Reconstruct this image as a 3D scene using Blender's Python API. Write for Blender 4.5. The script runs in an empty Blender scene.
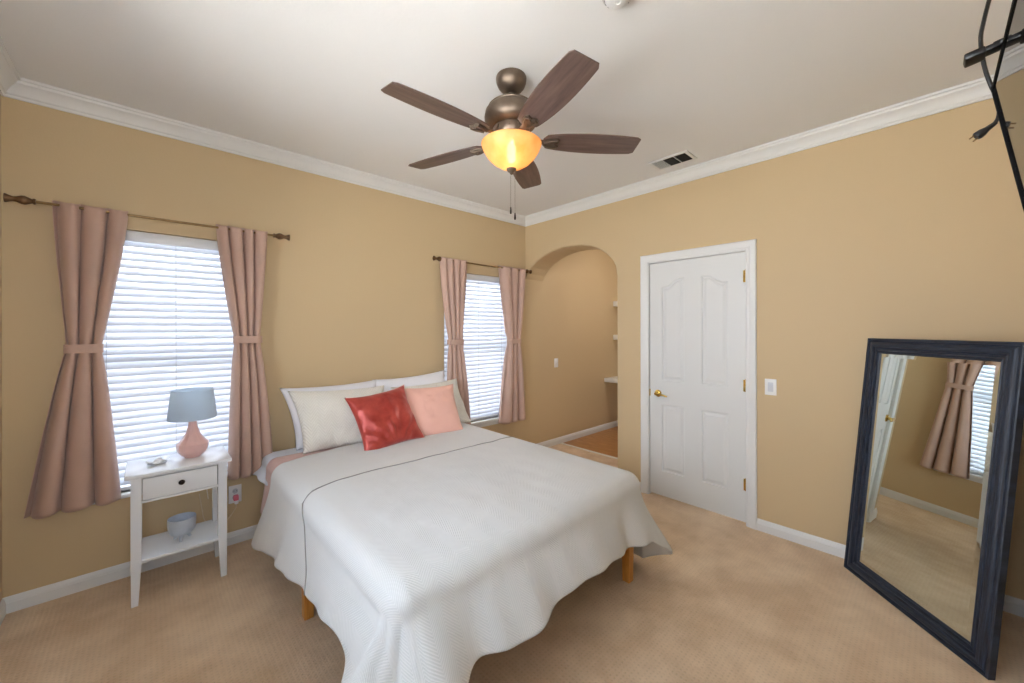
import bpy, bmesh, math, random
from mathutils import Vector, Matrix, noise
random.seed(7)
R = math.radians
scene = bpy.context.scene
col = scene.collection

# ------------------------------------------------------------------ camera, world, lights, exposure
cam = bpy.data.objects.new('camera', bpy.data.cameras.new('camera'))
col.objects.link(cam); scene.camera = cam
cam.data.sensor_width = 36.0
cam.data.lens = 391.48 / 1024 * 36.0
cam.data.shift_y = -(341.5 - 329.7) / 1024
cam.data.clip_start = 0.01
cam.matrix_world = (Matrix.Translation((-3.2594, -3.2753, 1.4637)) @ Matrix.Rotation(R(47.1317 - 90), 4, 'Z')
                    @ Matrix.Rotation(R(90), 4, 'X') @ Matrix.Rotation(-0.0022, 4, 'Z'))
scene.view_settings.view_transform = 'Standard'
scene.view_settings.look = 'None'
scene.view_settings.gamma = 1
scene.view_settings.use_curve_mapping = False
scene.view_settings.exposure = 2.0

world = bpy.data.worlds.new('sky'); scene.world = world; world.use_nodes = True
wn = world.node_tree.nodes; wl = world.node_tree.links
bg = wn['Background']; bg.inputs[1].default_value = 2.6
tc = wn.new('ShaderNodeTexCoord'); sp = wn.new('ShaderNodeSeparateXYZ'); cr = wn.new('ShaderNodeValToRGB')
wl.new(tc.outputs['Generated'], sp.inputs[0]); wl.new(sp.outputs[2], cr.inputs[0]); wl.new(cr.outputs[0], bg.inputs[0])
cr.color_ramp.elements[0].position = 0.0; cr.color_ramp.elements[0].color = (0.92, 0.97, 1.05, 1)
cr.color_ramp.elements[1].position = 0.7; cr.color_ramp.elements[1].color = (0.30, 0.38, 0.50, 1)

def area(name, loc, direction, sx, sy, power, color=(1, 1, 1), portal=False):
    l = bpy.data.lights.new(name, 'AREA'); l.shape = 'RECTANGLE'; l.size = sx; l.size_y = sy
    l.energy = power; l.color = color
    if portal: l.cycles.is_portal = True
    o = bpy.data.objects.new(name, l); col.objects.link(o); o.location = loc
    o.rotation_euler = Vector(direction).to_track_quat('-Z', 'Y').to_euler()
    return o
area('window_portal_one', (-3.13, 0.16, 1.29), (0, -1, 0), 0.92, 1.60, 1, portal=True)
area('window_portal_two', (-0.68, 0.16, 1.29), (0, -1, 0), 0.94, 1.60, 1, portal=True)
area('added_left_portal', (-3.985, -2.225, 1.65), (1, 0, 0), 2.25, 1.4, 1, portal=True)  # portal of the left window added for fill
area('added_side_portal', (-3.32, -3.77, 1.62), (0, 1, 0), .8, 1.35, 1, portal=True)  # portal of the fill window added next to the camera
sun = bpy.data.objects.new('sun', bpy.data.lights.new('sun', 'SUN')); col.objects.link(sun)
sun.data.energy = 11; sun.data.angle = R(1.5); sun.data.color = (1, .97, .92)
sun.rotation_euler = Vector((-math.cos(R(62)), 0, -math.sin(R(62)))).to_track_quat('-Z', 'Y').to_euler()

def srgb(r, g, b):
    f = lambda c: (c/255)/12.92 if c/255 <= 0.04045 else ((c/255+0.055)/1.055)**2.4
    return (f(r), f(g), f(b), 1)

# ------------------------------------------------------------------ materials
class NM:
    def __init__(s, name):
        s.m = bpy.data.materials.new(name); s.m.use_nodes = True
        s.n = s.m.node_tree.nodes; s.l = s.m.node_tree.links; s.b = s.n['Principled BSDF']
    def node(s, t, **kw):
        x = s.n.new(t)
        for k, v in kw.items():
            if hasattr(x, k): setattr(x, k, v)
            else: x.inputs[k.replace('_', ' ')].default_value = v
        return x
    def coord(s, kind='Object', scale=(1, 1, 1)):
        t = s.n.new('ShaderNodeTexCoord'); mp = s.n.new('ShaderNodeMapping')
        mp.inputs['Scale'].default_value = scale
        s.l.new(t.outputs[kind], mp.inputs[0]); return mp.outputs[0]
    def bump(s, height, strength, dist=0.01):
        b = s.n.new('ShaderNodeBump'); b.inputs['Strength'].default_value = strength; b.inputs['Distance'].default_value = dist
        s.l.new(height, b.inputs['Height']); s.l.new(b.outputs[0], s.b.inputs['Normal']); return b
    def noise(s, co, scale, detail=3, rough=.5):
        x = s.n.new('ShaderNodeTexNoise'); x.inputs['Scale'].default_value = scale; x.inputs['Detail'].default_value = detail
        x.inputs['Roughness'].default_value = rough
        s.l.new(co, x.inputs['Vector']); return x.outputs['Fac']
    def ramp(s, fac, c0, c1, p0=.3, p1=.7):
        x = s.n.new('ShaderNodeValToRGB'); e = x.color_ramp.elements
        e[0].position = p0; e[0].color = c0; e[1].position = p1; e[1].color = c1
        s.l.new(fac, x.inputs[0]); return x.outputs[0]
    def math(s, op, a, b=None):
        x = s.n.new('ShaderNodeMath'); x.operation = op
        for i, v in enumerate((a, b)):
            if v is None: continue
            if isinstance(v, (int, float)): x.inputs[i].default_value = v
            else: s.l.new(v, x.inputs[i])
        return x.outputs[0]

def simple(name, rgb, rough=.5, metal=0, spec=.5, bumps=None, sheen=0, var=None, coat=0):
    m = NM(name); c = srgb(*rgb); b = m.b
    b.inputs['Base Color'].default_value = c; b.inputs['Roughness'].default_value = rough
    b.inputs['Metallic'].default_value = metal; b.inputs['Specular IOR Level'].default_value = spec
    b.inputs['Sheen Weight'].default_value = sheen; b.inputs['Coat Weight'].default_value = coat
    if bumps: m.bump(m.noise(m.coord(), bumps[0], 4), bumps[1], bumps[2])
    if var:
        k = var[1]
        m.l.new(m.ramp(m.noise(m.coord(), var[0], 4), tuple(x*(1-k) for x in c[:3])+(1,), tuple(min(1, x*(1+k)) for x in c[:3])+(1,)), b.inputs['Base Color'])
    return m.m

M = {}
M['wall'] = simple('tan_wall_paint', (210, 186, 147), .55, spec=.3, bumps=(90, .25, .002))
M['hall_wall'] = M['wall']
M['ceiling'] = simple('ceiling_paint', (238, 238, 238), .8, spec=.2, bumps=(60, .3, .002))
M['white'] = simple('white_trim_paint', (232, 232, 230), .35, spec=.4, bumps=(25, .05, .001))
M['door_white'] = simple('white_door_paint', (226, 227, 225), .4, spec=.4, bumps=(35, .06, .001))
M['furn_white'] = simple('white_furniture_lacquer', (233, 236, 240), .22, spec=.5, bumps=(20, .03, .001))
M['plastic_white'] = simple('white_plastic', (240, 240, 240), .3)
M['plastic_shadow'] = simple('grey_plastic_slot', (70, 70, 72), .4)
M['pink_plastic'] = simple('pink_plastic', (226, 120, 140), .4)
M['brass'] = simple('polished_brass', (222, 186, 100), .22, metal=1, bumps=(40, .03, .001))
M['antique'] = simple('antique_bronze', (120, 92, 66), .38, metal=.8, var=(30, .35))
M['bronze'] = simple('brushed_fan_bronze', (124, 109, 95), .42, metal=.85, var=(18, .15))
M['rodbrass'] = simple('aged_brass_rod', (150, 122, 82), .35, metal=.8, var=(40, .2))
M['black'] = simple('black_plastic', (22, 22, 24), .35, bumps=(80, .05, .001))
M['dark_knob'] = simple('dark_bronze_knob', (38, 32, 30), .35, metal=.6, bumps=(60, .05, .001))
M['blind'] = None
M['pillow_white'] = simple('white_cotton', (236, 236, 240), .85, sheen=.2, bumps=(14, .25, .02))
M['pinkcushion'] = simple('peach_pink_cotton', (240, 186, 168), .8, sheen=.3, bumps=(10, .25, .02))
M['sheet'] = simple('white_sheet_cotton', (226, 230, 240), .85, sheen=.2, bumps=(12, .3, .02))
M['blanket'] = simple('dusty_pink_blanket', (205, 166, 156), .9, sheen=.3, bumps=(40, .4, .01))
M['mattress'] = simple('mattress_ticking', (225, 224, 222), .9, bumps=(30, .2, .01))
M['seam'] = simple('grey_piping_cord', (150, 147, 142), .8, bumps=(200, .2, .001))
M['lamp_pink'] = simple('glazed_pink_ceramic', (238, 192, 184), .28, spec=.5, coat=.3, var=(12, .06))
M['shade'] = None
M['bowl_grey'] = simple('grey_glazed_ceramic', (196, 204, 216), .35, coat=.2, bumps=(50, .3, .004), var=(25, .08))
M['tray'] = simple('white_marbled_ceramic', (225, 225, 225), .2, coat=.4, var=(40, .3))
M['grille_dark'] = simple('dark_vent_interior', (50, 48, 44), .8, bumps=(80, .1, .001))
M['vinyl'] = simple('white_vinyl_window_frame', (235, 237, 240), .35, bumps=(30, .03, .001))
M['soil'] = simple('pale_concrete', (214, 212, 206), .95, bumps=(8, .5, .02), var=(4, .2))
M['bark'] = simple('shrub_bark', (90, 74, 58), .9, bumps=(40, .5, .01))
M['leaf'] = simple('green_leaf', (86, 110, 70), .6, bumps=(30, .2, .01), var=(6, .35))
M['shelf_white'] = simple('white_shelf_paint', (236, 232, 222), .4, bumps=(30, .04, .001))
M['clear_plastic'] = simple('pale_detector_plastic', (205, 205, 203), .3, bumps=(30, .03, .001))

# carpet: small waffle loop pattern, slightly uneven nap
m = NM('beige_loop_carpet'); co = m.coord()
n1 = m.math('ADD', m.math('MULTIPLY', m.noise(co, 1.6, 4), .55), m.math('MULTIPLY', m.noise(co, 5.5, 5, .6), .45)); n2 = m.noise(co, 420, 2); n3 = m.noise(co, 90, 2)
base = m.ramp(n1, srgb(214, 181, 143), srgb(238, 210, 175), .40, .60)
mx = m.node('ShaderNodeMix', data_type='RGBA', blend_type='MULTIPLY'); mx.inputs[0].default_value = 1
m.l.new(base, mx.inputs[6]); 
spx = m.n.new('ShaderNodeSeparateXYZ'); m.l.new(co, spx.inputs[0])
sx = m.math('SINE', m.math('MULTIPLY', spx.outputs[0], 2*math.pi/0.019)); sy = m.math('SINE', m.math('MULTIPLY', spx.outputs[1], 2*math.pi/0.019))
grid = m.math('MULTIPLY_ADD' if False else 'ADD', m.math('MULTIPLY', m.math('MAXIMUM', sx, sy), .5), .5)
speck = m.math('ADD', m.math('MULTIPLY', grid, .34), m.math('MULTIPLY', m.math('ADD', n2, n3), .62))
m.l.new(m.ramp(speck, (.68, .66, .63, 1), (1, 1, 1, 1), .22, .80), mx.inputs[7])
m.l.new(mx.outputs[2], m.b.inputs['Base Color'])
m.b.inputs['Roughness'].default_value = .95; m.b.inputs['Specular IOR Level'].default_value = .1; m.b.inputs['Sheen Weight'].default_value = .3
m.bump(speck, .6, .006); M['carpet'] = m.m

# hall wood floor
m = NM('warm_wood_floor'); co = m.coord('Object', (8, 1, 1))
m.l.new(m.ramp(m.noise(co, 6, 5, .6), srgb(158, 108, 62), srgb(196, 146, 92)), m.b.inputs['Base Color'])
m.b.inputs['Roughness'].default_value = .4; M['woodfloor'] = m.m

def wood(name, a, b, scale, rough=.4, kind='Object', stretch=(1, 12, 12)):
    m = NM(name); co = m.coord(kind, stretch); n = m.noise(co, scale, 6, .65)
    m.l.new(m.ramp(n, srgb(*a), srgb(*b), .32, .68), m.b.inputs['Base Color'])
    m.b.inputs['Roughness'].default_value = rough; m.bump(n, .08, .002); return m.m
M['blade'] = wood('walnut_fan_blade', (76, 59, 54), (114, 93, 85), 3.0, .34)
M['pine'] = wood('honey_pine', (196, 128, 50), (226, 164, 84), 4, .4, stretch=(10, 10, 1))

# weathered navy mirror frame
m = NM('weathered_navy_frame'); co = m.coord('UV', (1, 1, 1))
mp = m.n.new('ShaderNodeMapping'); mp.inputs['Scale'].default_value = (3, 90, 1); m.l.new(co, mp.inputs[0])
n = m.noise(mp.outputs[0], 3, 6, .7)
m.l.new(m.ramp(n, srgb(14, 18, 28), srgb(62, 76, 98), .38, .80), m.b.inputs['Base Color'])
m.b.inputs['Roughness'].default_value = .42; m.bump(n, .5, .003); M['navy'] = m.m

m = NM('mirror_glass'); m.b.inputs['Metallic'].default_value = 1; m.b.inputs['Roughness'].default_value = .0
m.b.inputs['Base Color'].default_value = (.72, .79, .76, 1); M['mirror'] = m.m
m = NM('glossy_screen'); m.b.inputs['Base Color'].default_value = (.012, .012, .012, 1); m.b.inputs['Roughness'].default_value = .03
m.b.inputs['Specular IOR Level'].default_value = .5; m.b.inputs['IOR'].default_value = 1.5; M['screen'] = m.m

def cloth(name, rgb, transl=0.0, rough=.8, weave=700, k=.06, sheen=.25):
    m = NM(name); c = srgb(*rgb); co = m.coord()
    n = m.noise(co, 5, 3); 
    colr = m.ramp(n, tuple(x*(1-k) for x in c[:3])+(1,), tuple(min(1, x*(1+k)) for x in c[:3])+(1,))
    m.l.new(colr, m.b.inputs['Base Color'])
    m.b.inputs['Roughness'].default_value = rough; m.b.inputs['Sheen Weight'].default_value = sheen
    m.bump(m.noise(co, weave, 2), .15, .001)
    if transl:
        t = m.n.new('ShaderNodeBsdfTranslucent'); m.l.new(colr, t.inputs[0])
        mxs = m.n.new('ShaderNodeMixShader'); mxs.inputs[0].default_value = transl
        out = m.n['Material Output']
        m.l.new(m.b.outputs[0], mxs.inputs[1]); m.l.new(t.outputs[0], mxs.inputs[2]); m.l.new(mxs.outputs[0], out.inputs[0])
    return m.m
M['curtain'] = cloth('taupe_pink_curtain_fabric', (208, 174, 156), .12, .6)
M['blind'] = cloth('white_blind_slat', (232, 236, 243), .25, .45, 60, .01, 0)
M['shade'] = cloth('pale_blue_grey_lampshade', (226, 236, 243), .7, .8, 500, .03)

# quilt with chevron stitching on its own unfolded coordinates
m = NM('cream_white_chevron_quilt'); uv = m.n.new('ShaderNodeUVMap')
s3 = m.n.new('ShaderNodeSeparateXYZ'); m.l.new(uv.outputs[0], s3.inputs[0])
tri = m.math('PINGPONG', s3.outputs[0], 0.055)
ph = m.math('ADD', s3.outputs[1], m.math('MULTIPLY', tri, 1.0))
rib = m.math('SINE', m.math('MULTIPLY', ph, 2*math.pi/0.011))
rib = m.math('ADD', m.math('MULTIPLY', rib, .5), .5)
m.l.new(m.ramp(rib, srgb(208, 208, 205), srgb(221, 220, 217), 0, .5), m.b.inputs['Base Color'])
m.b.inputs['Roughness'].default_value = .85; m.b.inputs['Sheen Weight'].default_value = .2
m.bump(m.math('ADD', rib, m.math('MULTIPLY', m.noise(m.coord(), 9, 3), 4)), .32, .004); M['quilt'] = m.m
# sham with lighter diagonal stitching
m = NM('cream_quilted_sham'); uv = m.n.new('ShaderNodeUVMap'); s3 = m.n.new('ShaderNodeSeparateXYZ'); m.l.new(uv.outputs[0], s3.inputs[0])
a = m.math('PINGPONG', m.math('MULTIPLY', s3.outputs[0], .7), .03)
rib = m.math('SINE', m.math('MULTIPLY', m.math('ADD', m.math('MULTIPLY', s3.outputs[1], .5), a), 2*math.pi/0.012))
m.l.new(m.ramp(rib, srgb(229, 225, 214), srgb(236, 232, 222), 0, .5), m.b.inputs['Base Color'])
m.b.inputs['Roughness'].default_value = .85; m.b.inputs['Sheen Weight'].default_value = .2
m.bump(m.math('ADD', m.math('MULTIPLY', rib, .5), m.math('MULTIPLY', m.noise(m.coord(), 8, 3), 4)), .5, .004); M['sham'] = m.m
# crushed velvet / satin red
m = NM('crushed_red_velvet'); co = m.coord(); n = m.noise(m.coord('Object', (1, 1, 1)), 11, 3, .5)
m.l.new(m.ramp(n, srgb(158, 48, 40), srgb(200, 84, 70), .3, .75), m.b.inputs['Base Color'])
m.b.inputs['Roughness'].default_value = .30; m.b.inputs['Sheen Weight'].default_value = .9; m.b.inputs['Metallic'].default_value = .25
m.b.inputs['Sheen Tint'].default_value = (1, .75, .7, 1); m.b.inputs['Sheen Roughness'].default_value = .35
m.bump(m.noise(co, 30, 3), .25, .006); M['velvet'] = m.m

# amber glass light bowl and bulb
m = NM('amber_alabaster_glass'); n = m.noise(m.coord(), 9, 4)
colr = m.ramp(n, srgb(244, 184, 112), srgb(254, 216, 156), .35, .7); m.l.new(colr, m.b.inputs['Base Color'])
m.b.inputs['Roughness'].default_value = .25
t = m.n.new('ShaderNodeBsdfTranslucent'); m.l.new(colr, t.inputs[0]); tr = m.n.new('ShaderNodeBsdfTransparent')
x1 = m.n.new('ShaderNodeMixShader'); x1.inputs[0].default_value = .7; x2 = m.n.new('ShaderNodeMixShader'); x2.inputs[0].default_value = .16
m.l.new(m.b.outputs[0], x1.inputs[1]); m.l.new(t.outputs[0], x1.inputs[2]); m.l.new(x1.outputs[0], x2.inputs[1]); m.l.new(tr.outputs[0], x2.inputs[2])
m.l.new(x2.outputs[0], m.n['Material Output'].inputs[0]); M['amber'] = m.m
def emis(name, color, strength):
    m = NM(name); m.b.inputs['Emission Color'].default_value = color; m.b.inputs['Emission Strength'].default_value = strength
    m.b.inputs['Base Color'].default_value = color; return m.m
M['bulb'] = emis('lit_bulb_glass', (1, .94, .84, 1), 4.6)
M['hall_fill'] = emis('added_hall_glow', (1, .97, .96, 1), 14)  # glow of the lamp added to brighten the hall
m = NM('clear_window_glass'); out = m.n['Material Output']
tr = m.n.new('ShaderNodeBsdfTransparent'); gl = m.n.new('ShaderNodeBsdfGlossy'); gl.inputs['Roughness'].default_value = .02
fr = m.n.new('ShaderNodeFresnel'); fr.inputs[0].default_value = 1.3; mxs = m.n.new('ShaderNodeMixShader')
m.l.new(fr.outputs[0], mxs.inputs[0]); m.l.new(tr.outputs[0], mxs.inputs[1]); m.l.new(gl.outputs[0], mxs.inputs[2]); m.l.new(mxs.outputs[0], out.inputs[0])
M['glass'] = m.m

# ------------------------------------------------------------------ mesh helpers
class MB:
    def __init__(s): s.bm = bmesh.new(); s.uv = None
    def box(s, a, b, bevel=0, seg=2, M4=None):
        t = bmesh.new()
        c = [(a[i]+b[i])/2 for i in range(3)]; d = [abs(b[i]-a[i]) for i in range(3)]
        bmesh.ops.create_cube(t, size=1, matrix=Matrix.Translation(c) @ Matrix.Diagonal((*d, 1)))
        if bevel: bmesh.ops.bevel(t, geom=t.edges[:], offset=min(bevel, min(d)*.49), segments=seg, affect='EDGES', profile=.5)
        if M4: bmesh.ops.transform(t, matrix=M4, verts=t.verts)
        s._merge(t); return s
    def _merge(s, t):
        me = bpy.data.meshes.new('t'); t.to_mesh(me); t.free(); s.bm.from_mesh(me); bpy.data.meshes.remove(me)
    def taper(s, a, b, za, zb, wa, wb):  # tapered square post; a,b centres xy at za,zb
        v = []
        for c, z, w in ((a, za, wa), (b, zb, wb)):
            for dx, dy in ((-1, -1), (1, -1), (1, 1), (-1, 1)): v.append(s.bm.verts.new((c[0]+dx*w/2, c[1]+dy*w/2, z)))
        f = [(3, 2, 1, 0), (4, 5, 6, 7), (0, 1, 5, 4), (1, 2, 6, 5), (2, 3, 7, 6), (3, 0, 4, 7)]
        for q in f: s.bm.faces.new([v[i] for i in q])
        return s
    def lathe(s, prof, n=32, M4=None, cap=True):
        M4 = M4 or Matrix.Identity(4); rings = []
        for r, z in prof:
            if r < 1e-6: rings.append([s.bm.verts.new(M4 @ Vector((0, 0, z)))])
            else: rings.append([s.bm.verts.new(M4 @ Vector((r*math.cos(2*math.pi*i/n), r*math.sin(2*math.pi*i/n), z))) for i in range(n)])
        for A, B in zip(rings, rings[1:]):
            for i in range(n):
                j = (i+1) % n
                if len(A) == 1 and len(B) == 1: continue
                if len(A) == 1: s.bm.faces.new((A[0], B[j], B[i]))
                elif len(B) == 1: s.bm.faces.new((A[i], A[j], B[0]))
                else: s.bm.faces.new((A[i], A[j], B[j], B[i]))
        if cap:
            for Rg in (rings[0], rings[-1]):
                if len(Rg) > 2:
                    try: s.bm.faces.new(Rg)
                    except ValueError: pass
        return s
    def tube(s, pts, r, n=10, closed=False):
        pts = [Vector(p) for p in pts]; rings = []; up = None
        for i, p in enumerate(pts):
            a = pts[i-1] if (i or closed) else p; b = pts[(i+1) % len(pts)] if (i < len(pts)-1 or closed) else p
            t = (b-a).normalized()
            if up is None: up = t.orthogonal().normalized()
            up = (up - t*up.dot(t)).normalized(); w = t.cross(up)
            rr = r[i] if isinstance(r, (list, tuple)) else r
            rings.append([s.bm.verts.new(p + up*rr*math.cos(2*math.pi*k/n) + w*rr*math.sin(2*math.pi*k/n)) for k in range(n)])
        pairs = list(zip(rings, rings[1:])) + ([(rings[-1], rings[0])] if closed else [])
        for A, B in pairs:
            for k in range(n): s.bm.faces.new((A[k], A[(k+1) % n], B[(k+1) % n], B[k]))
        if not closed: s.bm.faces.new(rings[0][::-1]); s.bm.faces.new(rings[-1])
        return s
    def prism(s, poly, M4, depth):   # poly in local xy, extruded along local z
        a = [s.bm.verts.new(M4 @ Vector((x, y, 0))) for x, y in poly]; b = [s.bm.verts.new(M4 @ Vector((x, y, depth))) for x, y in poly]
        s.bm.faces.new(a[::-1]); s.bm.faces.new(b); n = len(a)
        for i in range(n): s.bm.faces.new((a[i], a[(i+1) % n], b[(i+1) % n], b[i]))
        return s
    def grid(s, rows, uvs=None, closed=False):
        vs = [[s.bm.verts.new(p) for p in r] for r in rows]
        lay = s.bm.loops.layers.uv.verify() if uvs else None
        for i in range(len(vs)-1):
            n = len(vs[i])
            for j in range(n if closed else n-1):
                k = (j+1) % n
                f = s.bm.faces.new((vs[i][j], vs[i+1][j], vs[i+1][k], vs[i][k]))
                if lay:
                    for lp, (a, b) in zip(f.loops, ((i, j), (i+1, j), (i+1, k), (i, k))): lp[lay].uv = uvs[a][b]
        return s
    def build(s, name, mat, parent=None, smooth=True, world=True, angle=40, weld=False, recalc=True):
        if weld: bmesh.ops.remove_doubles(s.bm, verts=s.bm.verts, dist=1e-5)
        if recalc: bmesh.ops.recalc_face_normals(s.bm, faces=s.bm.faces)
        if parent is not None and world:
            off = parent.matrix_basis.translation
            if parent.parent is not None: off = off + parent.parent.matrix_basis.translation
            bmesh.ops.translate(s.bm, verts=s.bm.verts, vec=-off)
        me = bpy.data.meshes.new(name); s.bm.to_mesh(me); s.bm.free()
        if smooth:
            for p in me.polygons: p.use_smooth = True
            try: me.set_sharp_from_angle(angle=R(angle))
            except Exception: pass
        me.materials.append(mat)
        o = bpy.data.objects.new(name, me); col.objects.link(o)
        if parent is not None: o.parent = parent
        return o

def tag(o, label, cat, group=None, kind=None):
    o['label'] = label; o['category'] = cat
    if group: o['group'] = group
    if kind: o['kind'] = kind
    return o
def thing(name, loc, label, cat, group=None):
    o = bpy.data.objects.new(name, None); o.empty_display_size = .05; col.objects.link(o); o.location = loc
    o.matrix_basis = Matrix.Translation(loc); return tag(o, label, cat, group)
def origin(o, loc):  # move a top-level mesh's origin without moving the mesh
    loc = Vector(loc); o.data.transform(Matrix.Translation(-loc)); o.location = loc; return o
def structure(o, label, cat='structure'):
    o['kind'] = 'structure'; o['label'] = label; o['category'] = cat; return o

# ------------------------------------------------------------------ room shell
X0, Y0, H = -3.815, -3.60, 2.77       # wall_left x, wall_near y, ceiling height
HX = 2.15; T = .30
W1 = (-3.57, -2.69, .50, 2.07); W2 = (-1.13, -.22, .50, 2.05)
ARCH_Y = -1.235; DOOR = (-2.325, -1.548, 2.052)

mb = MB(); mb.box((X0-.3, Y0-.3, -.12), (.62, .3, 0)); structure(mb.build('floor', M['carpet'], smooth=False), 'beige looped carpet covering the bedroom floor', 'floor')
mb = MB(); mb.box((.62, -2.2, -.12), (HX+.15, .3, -.002)); structure(mb.build('floor_hall', M['woodfloor'], smooth=False), 'brown wood floor of the hall beyond the arch', 'floor')
mb = MB(); mb.box((.605, -1.235, 0), (.645, 0, .007), .003); structure(mb.build('trim_1', M['shelf_white']), 'pale threshold strip between carpet and hall floor', 'trim')
mb = MB(); mb.box((X0-.3, Y0-.3, H), (HX+.15, .3, H+.12)); structure(mb.build('ceiling', M['ceiling'], smooth=False), 'flat white painted ceiling', 'ceiling')

mb = MB(); d = .16
mb.box((X0-.3, 0, 0), (W1[0], d, H)); mb.box((W1[1], 0, 0), (W2[0], d, H)); mb.box((W2[1], 0, 0), (HX+.15, d, H))
for w in (W1, W2): mb.box((w[0], 0, 0), (w[1], d, w[2])); mb.box((w[0], 0, w[3]), (w[1], d, H))
structure(mb.build('wall_back', M['wall'], smooth=False), 'tan painted wall with the two curtained windows', 'wall')

mb = MB()
mb.box((0, Y0-.3, 0), (T, DOOR[0], H)); mb.box((0, DOOR[0], DOOR[2]), (T, DOOR[1], H)); mb.box((0, DOOR[1], 0), (T, ARCH_Y, H))
# arch: curve measured on the room face, same curve through the wall thickness
arch = [(0.0, 2.06), (-.03, 2.12), (-.09, 2.185), (-.18, 2.245), (-.30, 2.295), (-.43, 2.328), (-.56, 2.345), (-.69, 2.343), (-.82, 2.327), (-.94, 2.296), (-1.04, 2.25), (-1.12, 2.195), (-1.18, 2.13), (-1.22, 2.06), (-1.235, 1.97)]
n = len(arch); rr = .012
va = [mb.bm.verts.new((0, y, z+ (rr if 0 < i < n-1 else 0))) for i, (y, z) in enumerate(arch)]; vb = [mb.bm.verts.new((rr, y, z)) for y, z in arch]
vc = [mb.bm.verts.new((T-rr, y, z)) for y, z in arch]; vd = [mb.bm.verts.new((T, y, z)) for y, z in arch]
ta = [mb.bm.verts.new((0, y, H)) for y, z in arch]; td = [mb.bm.verts.new((T, y, H)) for y, z in arch]
for i in range(n-1):
    mb.bm.faces.new((va[i], va[i+1], ta[i+1], ta[i])); mb.bm.faces.new((vd[i], td[i], td[i+1], vd[i+1]))
    for p, q in ((va, vb), (vb, vc), (vc, vd)): mb.bm.faces.new((p[i], q[i], q[i+1], p[i+1]))
structure(mb.build('wall_right', M['wall'], smooth=False, recalc=False), 'tan painted wall with arched opening and white door', 'wall')

mb = MB(); PD = (-3.35, -1.1, .95, 2.35); SD = (-3.72, -2.92, .95, 2.30)  # PD, SD: openings added out of view to let in fill daylight
mb.box((X0-.3, Y0-.16, 0), (SD[0], Y0, H)); mb.box((SD[1], Y0-.16, 0), (0, Y0, H)); mb.box((SD[0], Y0-.16, 0), (SD[1], Y0, SD[2])); mb.box((SD[0], Y0-.16, SD[3]), (SD[1], Y0, H))
structure(mb.build('wall_near', M['wall'], smooth=False), 'tan wall beside the camera carrying the television', 'wall')
mb = MB(); PD = (-3.35, -1.1, .95, 2.35); SD = (-3.72, -2.92, .95, 2.30)
mb.box((X0-.16, Y0, 0), (X0, PD[0], H)); mb.box((X0-.16, PD[1], 0), (X0, 0, H)); mb.box((X0-.16, PD[0], PD[3]), (X0, PD[1], H)); mb.box((X0-.16, PD[0], 0), (X0, PD[1], PD[2]))
structure(mb.build('wall_left', M['wall'], smooth=False), 'tan wall at the left edge with added fill window', 'wall')
mb = MB(); mb.box((HX, -2.2, 0), (HX+.15, 0, H)); mb.box((T, -2.2, 0), (HX, -2.05, H))
structure(mb.build('wall_hall', M['wall'], smooth=False), 'tan end wall of the hall behind the arch', 'wall')

# baseboards
BP = [(0, 0), (.014, 0), (.014, .052), (.011, .057), (.011, .062), (.008, .070), (.004, .081), (0, .083)]
def baseboard(name, p, q, label, ends=(0, 0)):
    p = Vector((*p, 0)); q = Vector((*q, 0)); t = (q-p).normalized(); nrm = Vector((-t.y, t.x, 0)) * -1
    mb = MB(); rows = [[p + nrm*a + Vector((0, 0, z)) for a, z in BP], [q + nrm*a + Vector((0, 0, z)) for a, z in BP]]
    mb.grid(rows); 
    return structure(mb.build(name, M['white'], angle=25, recalc=False), label, 'baseboard')
baseboard('baseboard_back', (X0, 0), (HX, 0), 'white baseboard under the windows')
baseboard('baseboard_right', (0, ARCH_Y), (0, -1.488), 'white baseboard between arch and door')
baseboard('baseboard_right', (0, -2.385), (0, Y0), 'white baseboard between door and mirror')
baseboard('baseboard_near', (0, Y0), (X0, Y0), 'white baseboard on the wall behind the mirror')
baseboard('baseboard_left', (X0, Y0), (X0, 0), 'white baseboard at the left corner')
baseboard('baseboard_hall', (HX, 0), (HX, -2.05), 'white baseboard at the end of the hall')

# crown moulding with mitred corners, (inset, drop) profile
CP = [(0, -.092), (.010, -.092), (.012, -.080), (.020, -.074), (.026, -.058), (.040, -.040), (.052, -.030), (.060, -.026), (.064, -.014), (.074, -.012), (.076, 0)]
cc = [(X0, 0, 1, -1), (0, 0, -1, -1), (0, Y0, -1, 1), (X0, Y0, 1, 1)]
cl = ['white crown moulding above the windows', 'white crown moulding above arch and door', 'white crown moulding above the television', 'white crown moulding at the left edge']
for k in range(4):
    rows = []
    for (x, y, ix, iy) in (cc[k], cc[(k+1) % 4]): rows.append([(x+ix*a, y+iy*a, H+z) for a, z in CP])
    mb = MB(); mb.grid(rows); structure(mb.build('trim_%d' % (k+2), M['white'], angle=25, recalc=False), cl[k], 'crown moulding')

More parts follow.
